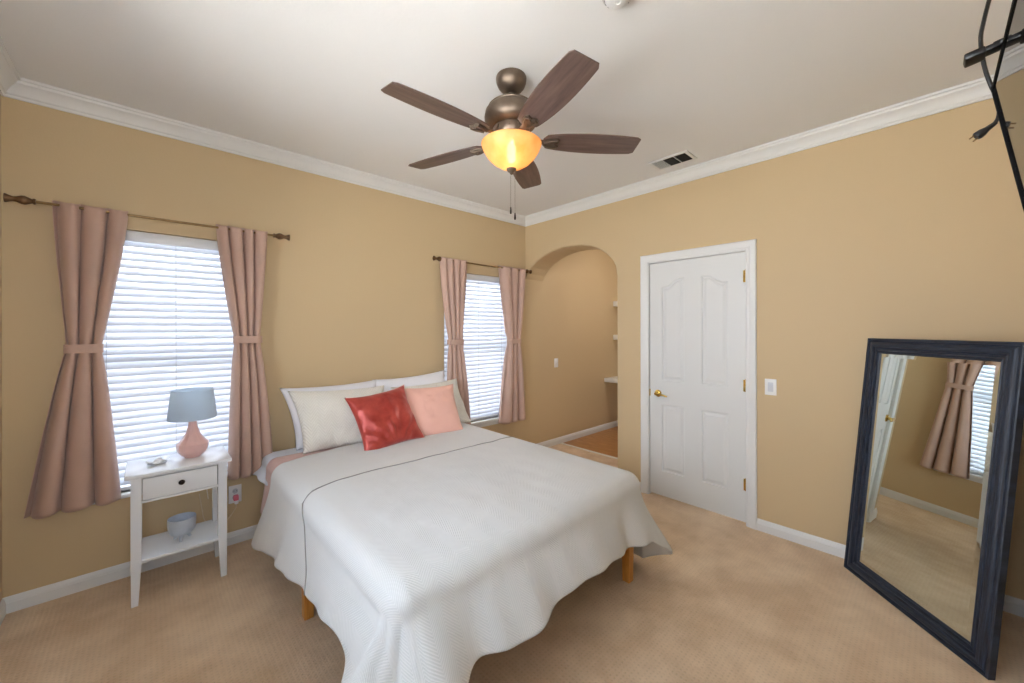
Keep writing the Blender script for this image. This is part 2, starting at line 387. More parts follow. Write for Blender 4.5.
# ------------------------------------------------------------------ windows and blinds
def window(idx, w, label):
    x0, x1, z0, z1 = w
    root = bpy.data.objects.new('window_%d' % idx, None); col.objects.link(root); root.location = ((x0+x1)/2, .12, z0); root.matrix_basis = Matrix.Translation(root.location)
    structure(root, label, 'window')
    f = MB(); y0, y1 = .105, .15; fw = .045
    f.box((x0, y0, z0), (x0+fw, y1, z1), .004); f.box((x1-fw, y0, z0), (x1, y1, z1), .004)
    f.box((x0+fw, y0, z0), (x1-fw, y1, z0+fw), .004); f.box((x0+fw, y0, z1-fw), (x1-fw, y1, z1), .004)
    zm = (z0+z1)/2; f.box((x0+fw, y0, zm-.02), (x1-fw, y1, zm+.02), .004)
    f.build('window_frame', M['vinyl'], root)
    g = MB(); g.box((x0+fw, .125, z0+fw), (x1-fw, .128, z1-fw)); g.build('glass', M['glass'], root, smooth=False)
    s = MB(); s.box((x0-.003, -.035, z0-.024), (x1+.003, .105, z0), .006)
    if idx == 2: s.box((x0-.003, -.014, z0-.07), (x1+.003, -.001, z0-.024), .003)
    s.build('window_sill', M['white'], root)
    return root
window(1, W1, 'white framed window behind the nightstand')
window(2, W2, 'white framed window right of the bed near the corner')

def blind(w, label, name='window_blind'):
    x0, x1, z0, z1 = w; x0 += .008; x1 -= .008; yc = .055
    t = thing(name, ((x0+x1)/2, yc, z0), label, 'blind', 'white horizontal blinds')
    hr = MB(); hr.box((x0, yc-.032, z1-.065), (x1, yc-.020, z1-.002), .003); hr.box((x0+.003, yc-.020, z1-.045), (x1-.003, yc+.028, z1-.004), .003); hr.build('headrail', M['vinyl'], t)
    s = MB(); a = R(58); z = z1-.075; k = 0
    while z > z0+.022:
        c, sn = math.cos(a)*.0255, math.sin(a)*.0255; seg = 4; rowu = []; rowl = []
        for i in range(seg+1):
            q = -1+2*i/seg; bow = .0028*(1-q*q)
            yy = yc + q*c - sn/.0255*bow; zz = z + q*sn + bow*c/.0255    # room edge down
            rowu.append((yy, zz)); rowl.append((yy+.0012*sn/.0255*1.2, zz-.0018))
        dz = random.uniform(-.0007, .0007)
        prof = rowu + rowl[::-1]
        A = [s.bm.verts.new((x0+.003, y, zz+dz)) for y, zz in prof]; B = [s.bm.verts.new((x1-.003, y, zz+dz)) for y, zz in prof]
        for i in range(len(prof)):
            j = (i+1) % len(prof); s.bm.faces.new((A[i], A[j], B[j], B[i]))
        s.bm.faces.new(A[::-1]); s.bm.faces.new(B); z -= .0435; k += 1
    s.build('slats', M['blind'], t, angle=60)
    b = MB(); b.box((x0+.003, yc-.024, z0+.001), (x1-.003, yc+.024, z0+.024), .004); b.build('bottom_rail', M['vinyl'], t)
    l = MB()
    for fx in (.14, .5, .86):
        x = x0+(x1-x0)*fx
        for dy in (-.0245, .0245): l.tube([(x, yc+dy, z1-.05), (x, yc+dy, z0+.03)], .0013, 6)
    l.build('ladder_cords', simple('blind_cord', (205, 208, 212), .8, bumps=(300, .1, .001)) if 'cord' not in M else M['cord'], t)
    wnd = MB(); x = x0+.06; wnd.tube([(x, yc-.034, z1-.05), (x, yc-.036, z1-.75)], .0035, 8); wnd.build('tilt_wand', M['vinyl'], t)
    return t
blind(W1, 'white slatted blind in the window behind the nightstand')
blind(W2, 'white slatted blind in the window right of the bed')

# unseen window added in the left wall to fill the room with daylight
root = bpy.data.objects.new('window_3', None); col.objects.link(root); root.location = (X0-.08, (PD[0]+PD[1])/2, PD[2]); root.matrix_basis = Matrix.Translation(root.location)
structure(root, 'wide unseen window added in the left wall for fill light', 'window')
f = MB(); xa, xb = X0-.12, X0-.05; fw = .06
f.box((xa, PD[0], PD[2]), (xb, PD[0]+fw, PD[3]), .004); f.box((xa, PD[1]-fw, PD[2]), (xb, PD[1], PD[3]), .004); ym = (PD[0]+PD[1])/2
f.box((xa, PD[0]+fw, PD[2]), (xb, PD[1]-fw, PD[2]+fw), .004); f.box((xa, PD[0]+fw, PD[3]-fw), (xb, PD[1]-fw, PD[3]), .004); f.box((xa, ym-.03, PD[2]+fw), (xb, ym+.03, PD[3]-fw), .004)
f.build('window_frame', M['vinyl'], root)
g = MB(); g.box((X0-.09, PD[0]+fw, PD[2]+fw), (X0-.087, PD[1]-fw, PD[3]-fw)); g.build('glass', M['glass'], root, smooth=False)

root = bpy.data.objects.new('window_4', None); col.objects.link(root); root.location = ((SD[0]+SD[1])/2, Y0-.08, SD[2]); root.matrix_basis = Matrix.Translation(root.location)  # unseen window added near the camera as frontal fill
structure(root, 'narrow unseen window added beside the camera for fill light', 'window')
f = MB(); ya, yb = Y0-.12, Y0-.05; fw = .05
f.box((SD[0], ya, SD[2]), (SD[0]+fw, yb, SD[3]), .004); f.box((SD[1]-fw, ya, SD[2]), (SD[1], yb, SD[3]), .004)
f.box((SD[0]+fw, ya, SD[2]), (SD[1]-fw, yb, SD[2]+fw), .004); f.box((SD[0]+fw, ya, SD[3]-fw), (SD[1]-fw, yb, SD[3]), .004)
f.build('window_frame', M['vinyl'], root)
g = MB(); g.box((SD[0]+fw, Y0-.09, SD[2]+fw), (SD[1]-fw, Y0-.087, SD[3]-fw)); g.build('glass', M['glass'], root, smooth=False)

# ------------------------------------------------------------------ curtains
def finial_prof(sgn):
    return [(0, 0), (.013, .0), (.016, .006), (.011, .012), (.016, .022), (.023, .036), (.022, .048), (.014, .064), (.012, .074), (.016, .086), (.022, .098), (.023, .102), (.019, .103), (.010, .094), (0, .092)]
ROD_Z, ROD_Y = 2.137, -.085
def rod(xa, xb, label, name='curtain_rod'):
    t = thing(name, ((xa+xb)/2, ROD_Y, ROD_Z), label, 'curtain rod', 'brass curtain rods')
    mb = MB(); mb.tube([(xa+.1, ROD_Y, ROD_Z), (xb-.1, ROD_Y, ROD_Z)], .0075, 14); mb.build('rod', M['rodbrass'], t)
    for x, s in ((xa+.1, -1), (xb-.1, 1)):
        mb = MB(); mb.lathe(finial_prof(s), 20, Matrix.Translation((x, ROD_Y, ROD_Z)) @ Matrix.Rotation(R(90*s), 4, 'Y'), cap=False); mb.build('finial', M['antique'], t)
        mb = MB(); xx = x - s*.13
        mb.lathe([(0, 0), (.014, 0), (.014, .005), (.010, .008), (0, .008)], 16, Matrix.Translation((xx, 0, ROD_Z-.012)) @ Matrix.Rotation(R(90), 4, 'X'))
        mb.tube([(xx, -.008, ROD_Z-.012), (xx, -.05, ROD_Z-.014), (xx, -.078, ROD_Z-.013)], .005, 8)
        mb.tube([(xx, ROD_Y + .012*math.cos(u), ROD_Z + .012*math.sin(u)) for u in [R(-190+25*i) for i in range(9)]], .003, 6)
        mb.build('bracket', M['antique'], t)
    return t
rod(-3.79, -2.51, 'long brass rod with dark flared finials over the window behind the nightstand')
rod(-1.295, -.003, 'brass rod with dark finials over the window right of the bed')

def smoothstep(t): t = max(0, min(1, t)); return t*t*(3-2*t)
def curtain(top, tie, bot, ztie, zbot, nf, seed, label, hook_side, tilt=0.0, name='curtain'):
    rnd = random.Random(seed); ztop = 2.158
    t = thing(name, ((top[0]+top[1])/2, ROD_Y, zbot), label, 'curtain', 'taupe pink curtain panels')
    ph = rnd.uniform(0, 6); wob = [rnd.uniform(-.6, .6) for _ in range(8)]
    N, K = 26*nf, 70; rows = []
    for j in range(K+1):
        z = ztop + (zbot-ztop)*j/K
        rowp = []
        for i in range(N+1):
            u = i/N
            zt = ztie + tilt*(u-.5)
            if z > zt:
                q = (ztop-z)/(ztop-zt); wq = q**1.25
                wq = .82*wq + .18*smoothstep(q)
                l = top[0]+(tie[0]-top[0])*wq; r = top[1]+(tie[1]-top[1])*wq
            else:
                q = (zt-z)/(zt-zbot); wq = q**.85
                l = tie[0]+(bot[0]-tie[0])*wq; r = tie[1]+(bot[1]-tie[1])*wq
            dtie = abs(z-zt); pinch = math.exp(-(dtie/.10)**2)
            amp = .038*(1-.40*pinch) + .012*smoothstep((zt-z)/.6)
            uu = u + .018*math.sin(2*math.pi*u*2+seed) + .01*math.sin(z*3+seed+u*4)
            a = 2*math.pi*nf*uu + ph
            s = 1 - 2*abs(math.cos(a/2+.4))**.75
            k = int(u*nf) % 8
            y = ROD_Y + .002 + amp*s*(1+.25*wob[k]) - .012*pinch
            # pocket gathers near the rod
            g = math.exp(-((z-ROD_Z)/.03)**2); y += .004*g*math.sin(a*3)
            xoff = .35*amp*math.cos(a)*.6
            x = l+(r-l)*u + xoff*(1-pinch*.7)
            zz = z
            if j == K: zz += .006*math.sin(a+1)
            if j == 0: zz += .010*s
            y = min(y, -.016)
            rowp.append((x, y, zz))
        rows.append(rowp)
    mb = MB(); mb.grid(rows); o = mb.build('curtain_panel', M['curtain'], t, angle=180)
    sm = o.modifiers.new('thickness', 'SOLIDIFY'); sm.thickness = .002; sm.offset = 0
    # tieback band: a flat loop round the gathered cloth, running back to a hook on the wall
    cx = (tie[0]+tie[1])/2; a_ = (tie[1]-tie[0])/2 + .010; b_ = .036; h = .024
    rows = [[], [], [], []]
    n = 48
    for i in range(n):
        th = 2*math.pi*i/n; c, s = math.cos(th), math.sin(th)
        sx = math.copysign(abs(c)**.7, c); sy = math.copysign(abs(s)**.7, s)
        x = cx+a_*sx; y = min(ROD_Y - .008 + b_*sy, -.010); dz = tilt*(x-cx)/(2*a_)
        x2 = cx+(a_-.003)*sx; y2 = min(ROD_Y - .008 + (b_-.003)*sy, -.008)
        rows[0].append((x, y, ztie+h+dz)); rows[1].append((x, y, ztie-h+dz)); rows[2].append((x2, y2, ztie-h+dz)); rows[3].append((x2, y2, ztie+h+dz))
    mb = MB(); mb.grid(rows + [rows[0]], closed=True)
    mb.build('tieback', M['curtain'], t, weld=True)
    return t
curtain((-3.635, -3.345), (-3.585, -3.455), (-3.735, -3.375), 1.365, .492, 3, 3, 'left curtain panel of the nightstand window, flared wide at its hem', -1)
curtain((-2.93, -2.635), (-2.835, -2.69), (-2.865, -2.605), 1.40, .477, 4, 11, 'right curtain panel of the nightstand window, hanging beside the bed', 1)
curtain((-1.225, -.91), (-1.14, -.975), (-1.17, -.865), 1.345, .46, 4, 5, 'left curtain panel of the corner window, its hem behind the pillows', -1)
curtain((-.46, -.095), (-.36, -.185), (-.465, -.115), 1.335, .445, 3, 8, 'right curtain panel of the corner window, hanging next to the arch', 1)

# ------------------------------------------------------------------ door, casing, hardware
t = bpy.data.objects.new('door_1', None); col.objects.link(t); t.location = (.03, (DOOR[0]+DOOR[1])/2, 0); t.matrix_basis = Matrix.Translation(t.location)
structure(t, 'closed white panel door with two arched upper panels', 'door')
dy0, dy1, dz0, dz1 = DOOR[0]+.008, DOOR[1]-.008, .018, DOOR[2]-.008
xf = .012    # front face of the slab (room side)
def panel_outline(y0, y1, z0, z1, archk=0):   # y0 > y1 (left to right in view). archk: which side is high
    pts = [(y0, z0), (y1, z0)]
    if archk == 0: pts += [(y1, z1), (y0, z1)]
    else:
        n = 14; seq = []
        for i in range(n+1):
            u = i/n    # from y1 to y0
            w = u if archk > 0 else 1-u
            # cathedral curve: flat shoulder, ogee rise to the high side
            zz = z1 - .062 + .062*smoothstep((1-w-.12)/.72)
            seq.append((y1+(y0-y1)*u, zz))
        pts += seq
    return pts
panels = [(-1.665, -1.862, 1.022, 1.895, 1), (-2.0, -2.197, 1.022, 1.895, -1), (-1.665, -1.862, .232, .812, 0), (-2.0, -2.197, .232, .812, 0)]
bm = bmesh.new()
def fq(*pts): bm.faces.new([bm.verts.new((xf, y, z)) for y, z in pts])
(lA, lB, z20, z21, _), (rA, rB, _, _, _), (_, _, z10, z11, _), _ = panels
for ya, yb in ((dy1, lA), (lB, rA), (rB, dy0)): fq((ya, dz0), (yb, dz0), (yb, dz1), (ya, dz1))
for ya, yb in ((lA, lB), (rA, rB)): fq((ya, dz0), (yb, dz0), (yb, z10), (ya, z10)); fq((ya, z11), (yb, z11), (yb, z20), (ya, z20))
for (pa, pb, pc, pd, k) in panels[:2]:
    cur = panel_outline(pa, pb, pc, pd, k)[2:]
    for (ya, za), (yb, zb) in zip(cur, cur[1:]): fq((ya, za), (yb, zb), (yb, dz1), (ya, dz1))
for (pa, pb, pc, pd, k) in panels:
    vs = [bm.verts.new((xf, y, z)) for y, z in panel_outline(pa, pb, pc, pd, k)]
    rings = [vs] + [[bm.verts.new((x_, y, z)) for y, z in panel_outline(pa-d_, pb+d_, pc+d_, pd-d_, k)] for d_, x_ in ((.006, xf+.010), (.018, xf+.010), (.036, xf+.002))]
    for A, B in zip(rings, rings[1:]):
        for i in range(len(A)): bm.faces.new((A[i], A[(i+1) % len(A)], B[(i+1) % len(A)], B[i]))
    last = rings[-1]; b0, b1 = last[0], last[1]; cv = last[2:]
    base_ = [b1] + [bm.verts.new((b1.co.x, b1.co.y+(b0.co.y-b1.co.y)*i/(len(cv)-1), b1.co.z)) for i in range(1, len(cv)-1)] + [b0]
    for i in range(len(cv)-1): bm.faces.new((cv[i], cv[i+1], base_[i+1], base_[i]))
bm.normal_update()
for f in bm.faces:
    if f.normal.x > 0: f.normal_flip()
ed = [(dy1, dz0), (dy0, dz0), (dy0, dz1), (dy1, dz1)]
fv = [bm.verts.new((xf, y, z)) for y, z in ed]; bv = [bm.verts.new((xf+.036, y, z)) for y, z in ed]
for i in range(4): bm.faces.new((fv[i], fv[(i+1) % 4], bv[(i+1) % 4], bv[i]))
bm.faces.new(bv)
mb = MB(); mb.bm.free(); mb.bm = bm; mb.build('door_slab', M['door_white'], t, smooth=False, recalc=False)
# lever handle
k = MB(); ky, kz = -1.632, .905
k.lathe([(0, 0), (.031, 0), (.031, .004), (.024, .010), (.013, .014), (.011, .040), (.014, .046), (.012, .052), (0, .054)], 24, Matrix.Translation((xf, ky, kz)) @ Matrix.Rotation(R(-90), 4, 'Y'))
k.tube([(xf-.046, ky, kz), (xf-.050, ky-.02, kz), (xf-.050, ky-.05, kz-.003), (xf-.048, ky-.08, kz-.010), (xf-.045, ky-.10, kz-.014)], [.009, .009, .008, .007, .006], 10)
k.build('door_handle', M['brass'], t)
k = MB(); k.box((xf-.003, DOOR[1]-.013, kz-.03), (xf+.004, DOOR[1]-.003, kz+.03), .001); k.build('strike_plate', M['brass'], t)
for hz in (1.86, 1.04, .30):
    k = MB(); k.tube([(xf-.006, DOOR[0]+.004, hz-.045), (xf-.006, DOOR[0]+.004, hz+.045)], .0065, 10); k.box((xf-.004, DOOR[0]-.004, hz-.044), (xf+.002, DOOR[0]+.022, hz+.044), .001)
    k.lathe([(0, 0), (.005, .002), (.004, .008), (0, .011)], 10, Matrix.Translation((xf-.006, DOOR[0]+.004, hz+.045))); k.build('hinge', M['brass'], t)
# casing, mitred
CA = [(0, 0), (0, -.008), (.010, -.012), (.020, -.011), (.030, -.014), (.050, -.018), (.062, -.018), (.068, -.012), (.068, 0)]   # (outward, x)
rows = []
for (y, z, oy, oz) in ((DOOR[1]+.002, 0, 1, 0), (DOOR[1]+.002, DOOR[2]+.002, 1, 1), (DOOR[0]-.002, DOOR[2]+.002, -1, 1), (DOOR[0]-.002, 0, -1, 0)):
    rows.append([(x, y+oy*a, z+oz*a) for a, x in CA])
mb = MB(); mb.grid(rows); c = mb.build('door_casing', M['white'], t, angle=20)
mb = MB()   # jamb
mb.box((-.002, DOOR[1]-.003, 0), (.12, DOOR[1]+.012, DOOR[2]+.01)); mb.box((-.002, DOOR[0]-.012, 0), (.12, DOOR[0]+.003, DOOR[2]+.01)); mb.box((-.002, DOOR[0], DOOR[2]-.003), (.12, DOOR[1], DOOR[2]+.012))
mb.build('door_jamb', M['white'], t, smooth=False)

# ------------------------------------------------------------------ switches and outlet
def plate_matrix(axis, a, z):   # local: x right, y up, z out of the wall
    if axis == 'A': return Matrix(((1, 0, 0, a), (0, 0, -1, 0), (0, 1, 0, z), (0, 0, 0, 1)))
    return Matrix(((0, 0, -1, 0), (-1, 0, 0, a), (0, 1, 0, z), (0, 0, 0, 1)))
def switch(axis, a, z, label, w=.072, h=.115, toggle=False, name='light_switch'):
    Mx = plate_matrix(axis, a, z); t = thing(name, tuple(Mx.translation), label, 'switch')
    mb = MB(); mb.box((-w/2, -h/2, 0), (w/2, h/2, .006), .003, M4=Mx); mb.build('cover_plate', M['plastic_white'], t)
    mb = MB()
    if toggle: mb.box((-.005, -.012, .005), (.005, .012, .008), .001, M4=Mx); mb.box((-.004, 0, .006), (.004, .010, .016), .002, M4=Mx)
    else:
        mb.box((-.0165, -.033, .005), (.0165, .033, .0085), .002, M4=Mx)
        mb.lathe([(0, 0), (.012, 0), (.012, .003), (.010, .005), (0, .005)], 20, Mx @ Matrix.Translation((0, .008, .008)))
    mb.build('switch_rocker', M['plastic_white'] if toggle else simple('pale_grey_plastic', (215, 218, 224), .35, bumps=(40, .03, .001)), t)
switch('B', -2.482, 1.05, 'white wall switch plate right of the white door')
switch('A', .545, 1.04, 'small white toggle switch on the hall wall seen through the arch', toggle=True)
Mx = plate_matrix('A', -2.825, .338); t = thing('power_outlet', tuple(Mx.translation), 'white wall outlet between nightstand and bed with a pink plug light', 'outlet')
mb = MB(); mb.box((-.037, -.06, 0), (.037, .06, .006), .003, M4=Mx); mb.build('cover_plate', M['plastic_white'], t)
for dz in (.021, -.021):
    mb = MB(); mb.lathe([(0, 0), (.0165, 0), (.0165, .0025), (0, .0025)], 20, Mx @ Matrix.Translation((0, dz, .006))); s = mb.build('socket', simple('grey_socket_plastic', (196, 200, 206), .4, bumps=(40, .03, .001)), t)
    mb = MB(); mb.box((-.008, dz-.004, .008), (-.006, dz+.006, .0092), M4=Mx); mb.box((.006, dz-.004, .008), (.008, dz+.006, .0092), M4=Mx); mb.build('socket_slots', M['plastic_shadow'], s, smooth=False)
t = thing('plug_adapter', (-2.822, -.02, .305), 'small pink and white charger plugged into the wall outlet beside the bed', 'plug')
mb = MB(); mb.box((-2.838, -.040, .300), (-2.808, -.0087, .336), .006); mb.build('plug_body', M['pink_plastic'], t)
mb = MB(); mb.box((-2.834, -.052, .282), (-2.812, -.022, .302), .004); mb.build('plug_collar', M['plastic_white'], t)
mb = MB(); P = [(-2.823, -.040, .284), (-2.826, -.05, .262), (-2.85, -.055, .225), (-2.885, -.05, .18), (-2.92, -.045, .14), (-2.95, -.04, .13), (-2.98, -.035, .17), (-3.00, -.03, .25), (-3.01, -.028, .33), (-3.02, -.025, .40)]
mb.tube(P, .0028, 8); mb.build('plug_cable', simple('cream_cable', (222, 205, 176), .5, bumps=(100, .05, .001)), t)

# ------------------------------------------------------------------ nightstand and what stands on it
t = thing('nightstand', (-3.125, -.245, 0), 'white nightstand with one drawer and lower shelf under the window', 'nightstand')
nx0, nx1, ny0, ny1 = -3.354, -2.895, -.42, -.07
mb = MB(); mb.box((nx0, ny0, .681), (nx1, ny1, .70), .004); mb.build('tabletop', M['furn_white'], t)
lx0, lx1, ly0, ly1 = -3.331, -2.918, -.404, -.085; lw = .042
for x in (lx0+lw/2, lx1-lw/2):
    for y in (ly0+lw/2, ly1-lw/2):
        s = 1 if x > -3.1 else -1
        mb = MB(); mb.taper((x, y), (x, y), .22, .681, lw, lw); mb.taper((x+s*.006, y), (x, y), 0, .22, .028, lw); mb.build('leg', M['furn_white'], t, smooth=False, weld=True)
mb = MB(); mb.box((lx0+lw, ly0+.004, .540), (lx1-lw, ly0+.020, .552), .001); mb.box((lx0+lw, ly0+.004, .672), (lx1-lw, ly0+.02, .681), .001)
mb.box((lx0+.008, ly0+lw, .54), (lx0+.024, ly1-lw, .681), .001); mb.box((lx1-.024, ly0+lw, .54), (lx1-.008, ly1-lw, .681), .001); mb.box((lx0+lw, ly1-.024, .54), (lx1-lw, ly1-.008, .681), .001)
mb.build('apron', M['furn_white'], t)
mb = MB(); mb.box((lx0+lw+.004, ly0+.001, .555), (lx1-lw-.004, ly0+.018, .669), .002); mb.box((lx0+lw+.012, ly0+.018, .560), (lx1-lw-.012, ly1-.03, .566)); dr = mb.build('drawer', M['furn_white'], t)
mb = MB(); mb.lathe([(0, 0), (.006, 0), (.005, .008), (.013, .014), (.0145, .019), (.011, .024), (0, .026)], 20, Matrix.Translation((-3.125, ly0+.001, .617)) @ Matrix.Rotation(R(90), 4, 'X')); mb.build('knob', M['dark_knob'], dr)
mb = MB(); mb.box((lx0+.012, ly0+.002, .222), (lx1-.012, ly1-.002, .238), .003); mb.build('shelf', M['furn_white'], t)

lxc, lyc = -3.064, -.215
t = thing('table_lamp', (lxc, lyc, .70), 'pink ceramic table lamp with pale blue-grey shade on the nightstand', 'lamp')
Ml = Matrix.Translation((lxc, lyc, .70))
mb = MB(); mb.lathe([(0, .001), (.040, .001), (.043, .005), (.062, .022), (.073, .042), (.0775, .062), (.0775, .082), (.066, .096), (.048, .118), (.034, .145), (.025, .175), (.020, .205), (.0175, .235), (.016, .25), (0, .25)], 12, Ml); mb.build('lamp_base', M['lamp_pink'], t, angle=22)
mb = MB(); mb.lathe([(0, .25), (.011, .25), (.011, .29), (.016, .292), (.016, .315), (0, .318)], 16, Ml)
mb.tube([Ml @ Vector(p) for p in ((-.075, 0, .385), (0, 0, .385), (.075, 0, .385))], .0018, 6); mb.tube([Ml @ Vector(p) for p in ((0, -.075, .385), (0, .075, .385))], .0018, 6); mb.tube([Ml @ Vector(p) for p in ((0, 0, .31), (0, 0, .388))], .003, 6)
mb.build('socket_and_harp', M['rodbrass'], t)
mb = MB(); mb.lathe([(.117, .236), (.118, .232), (.1195, .234), (.101, .403), (.0995, .405), (.099, .402), (.117, .236)], 40, Ml, cap=False); mb.build('lamp_shade', M['shade'], t)
# power cable of the lamp
mb = MB(); mb.tube([(-3.02, -.18, .7035), (-2.99, -.12, .7035), (-2.985, -.075, .7035), (-2.985, -.062, .695), (-2.985, -.058, .62), (-2.985, -.05, .45), (-2.975, -.04, .36)], .0025, 8); mb.build('lamp_cable', simple('lamp_cable_plastic', (225, 218, 205), .5, bumps=(100, .05, .001)), t)

t = thing('ceramic_planter', (-3.118, -.27, .238), 'empty grey-blue footed ceramic bowl on the nightstand lower shelf', 'planter')
Mp = Matrix.Translation((-3.118, -.27, .238))
mb = MB(); mb.lathe([(0, .030), (.030, .030), (.050, .040), (.0625, .062), (.066, .095), (.0655, .130), (.0625, .131), (.062, .095), (.056, .065), (.040, .050), (0, .046)], 36, Mp, cap=False); mb.build('bowl', M['bowl_grey'], t)
mb = MB()
for a in (20, 140, 260): 
    Mf = Mp @ Matrix.Rotation(R(a), 4, 'Z'); mb.tube([Mf @ Vector((.020, 0, .035)), Mf @ Vector((.034, 0, .016)), Mf @ Vector((.042, 0, .003))], [.012, .009, .007], 8)
mb.build('feet', M['bowl_grey'], t)

# small scalloped dish
t = thing('trinket_dish', (-3.222, -.255, .70), 'small white scalloped dish on the nightstand left of the lamp', 'dish')
Md = Matrix.Translation((-3.222, -.255, .70)) @ Matrix.Rotation(R(18), 4, 'Z')
rows = []
for q in range(9):
    r = q/8; row = []
    for i in range(48):
        th = 2*math.pi*i/48; sc = 1+.10*math.cos(5*th)*r
        row.append(Md @ Vector((.052*r*sc*math.cos(th), .036*r*sc*math.sin(th), .003+.015*r**3*(1+.5*math.cos(5*th)))))
    rows.append(row)
for q in range(8, -1, -1):
    r = q/8; row = []
    for i in range(48):
        th = 2*math.pi*i/48; sc = 1+.10*math.cos(5*th)*r
        row.append(Md @ Vector((.050*r*sc*math.cos(th), .034*r*sc*math.sin(th), .0003+.0145*r**3*(1+.5*math.cos(5*th)))))
    rows.append(row)
mb = MB(); mb.grid(rows, closed=True); mb.build('dish', M['tray'], t, weld=True)
# ------------------------------------------------------------------ bed
BX0, BX1, BY0, BY1 = -2.68, -1.16, -.09, -2.10
t = thing('bed', ((BX0+BX1)/2, (BY0+BY1)/2, 0), 'honey pine bed frame whose legs show below the white quilt', 'bed')
mb = MB()
mb.box((BX0+.02, BY0, .20), (BX0+.045, BY1+.02, .30), .004); mb.box((BX1-.045, BY0, .20), (BX1-.02, BY1+.02, .30), .004)
mb.box((BX0+.045, BY1+.02, .20), (BX1-.045, BY1+.045, .30), .004); mb.box((BX0+.045, BY0-.03, .20), (BX1-.045, BY0-.005, .30), .004)
mb.box((-1.935, BY0-.03, .22), (-1.905, BY1+.045, .28), .004); mb.build('side_rails', M['pine'], t)
for k in range(12):
    y = BY0-.09 - k*.163; mb = MB(); mb.box((BX0+.03, y-.04, .302), (BX1-.03, y+.04, .318), .003); mb.build('slat', M['pine'], t)
for (x, y) in ((-2.56, -.24), (-2.665, -1.10), (-2.64, -2.05), (-1.22, -.14), (-1.22, -1.1), (-1.215, -2.06), (-1.92, -.16), (-1.92, -1.1), (-1.92, -1.95)):
    mb = MB(); w = .055; zt = .22 if x == -1.92 else .30
    mb.taper((x, y), (x, y), 0, zt, w*.82, w); o = mb.build('leg', M['pine'], t, smooth=False)
    bv = o.modifiers.new('bevel', 'BEVEL'); bv.width = .004; bv.segments = 2
MZ0, MZ1 = .32, .600
mb = MB(); mb.box((BX0+.01, BY1+.02, MZ0), (BX1-.01, BY0-.01, MZ1), .05, 5); o = mb.build('mattress', M['mattress']); tag(origin(o, (-1.92, -1.1, MZ0)), 'thick white mattress lying on the pine bed frame under the bedding', 'mattress')

def catmull(ctrl, s):
    n = len(ctrl)
    if s <= ctrl[0][0]: return Vector(ctrl[0][1])
    if s >= ctrl[-1][0]: return Vector(ctrl[-1][1])
    for i in range(n-1):
        if ctrl[i][0] <= s <= ctrl[i+1][0]:
            a = Vector(ctrl[i][1]); b = Vector(ctrl[i+1][1]); h = ctrl[i+1][0]-ctrl[i][0]; q = (s-ctrl[i][0])/h
            ma = (b-a)/h if i == 0 else (b-Vector(ctrl[i-1][1]))/(ctrl[i+1][0]-ctrl[i-1][0])
            mbb = (b-a)/h if i == n-2 else (Vector(ctrl[i+2][1])-a)/(ctrl[i+2][0]-ctrl[i][0])
            return (2*q**3-3*q*q+1)*a + (q**3-2*q*q+q)*h*ma + (-2*q**3+3*q*q)*b + (q**3-q*q)*h*mbb
def section(e, nm, r, zt, hem, q0, folds, s, nh=26):
    """edge point e, outward normal nm: quarter round then a fall to the hem; returns points and lengths outward"""
    inner = e - nm*r; pts = []; out = []
    for k in range(1, 9):
        a = math.pi/2*k/8; p = inner + nm*r*math.sin(a); pts.append(Vector((p.x, p.y, zt - r + r*math.cos(a)))); out.append(r*a)
    P0 = pts[-1]; L = max(.02, P0.z-hem.z); P1 = P0 + Vector((0, 0, -L*.30)); P2 = Vector((P0.x*.25+hem.x*.75, P0.y*.25+hem.y*.75, hem.z+L*.28))
    prev = P0; ln = out[-1]
    for k in range(1, nh+1):
        q = k/nh; B = (1-q)**3*P0 + 3*(1-q)**2*q*P1 + 3*(1-q)*q*q*P2 + q**3*hem
        f = folds(s, q); B = B + Vector((nm.x*f, nm.y*f, 0)); ln += (B-prev).length; prev = B
        pts.append(B); out.append(ln)
    return inner, pts, out
def topz(zt, x, y, fx0, fx1, fy0): 
    fade = min(1, max(0, min(x-fx0, fx1-x, y-fy0)/.12))
    return zt + fade*(.010*noise.noise(Vector((x*3.1, y*3.1, 0))) + .004*noise.noise(Vector((x*9, y*9, 5))) + .006)
def strip(name, mat, zt, r, yh, yend, off, hem_l, hem_r):
    """bedding that crosses the bed and hangs at both long sides only; its foot end lies hidden under the quilt"""
    x0, x1 = BX0-off, BX1+off; rows = []
    n = int(abs(yh-yend)/.02)
    for i in range(n+1):
        v = i/n; y = yh+(yend-yh)*v; row = []
        for sd, (ex, nx, hem) in ((0, (x0, -1, hem_l(v))), (1, (x1, 1, hem_r(v)))):
            inner, pts, _ = section(Vector((ex, y)), Vector((nx, 0)), r, zt, Vector((ex+hem[0], y+hem[1], hem[2])), 0, lambda s, q: .005*q*math.sin(y*45), 0, 12)
            if sd == 0: row += pts[::-1]; xi = inner.x
            else:
                m_ = 24
                for k in range(m_+1): xx = xi+(inner.x-xi)*k/m_; row.append(Vector((xx, y, zt)))
                row += pts
        rows.append(row)
    mb = MB(); mb.grid(rows); o = mb.build(name, mat, angle=180)
    sm = o.modifiers.new('thickness', 'SOLIDIFY'); sm.thickness = .004; sm.offset = 0
    return o
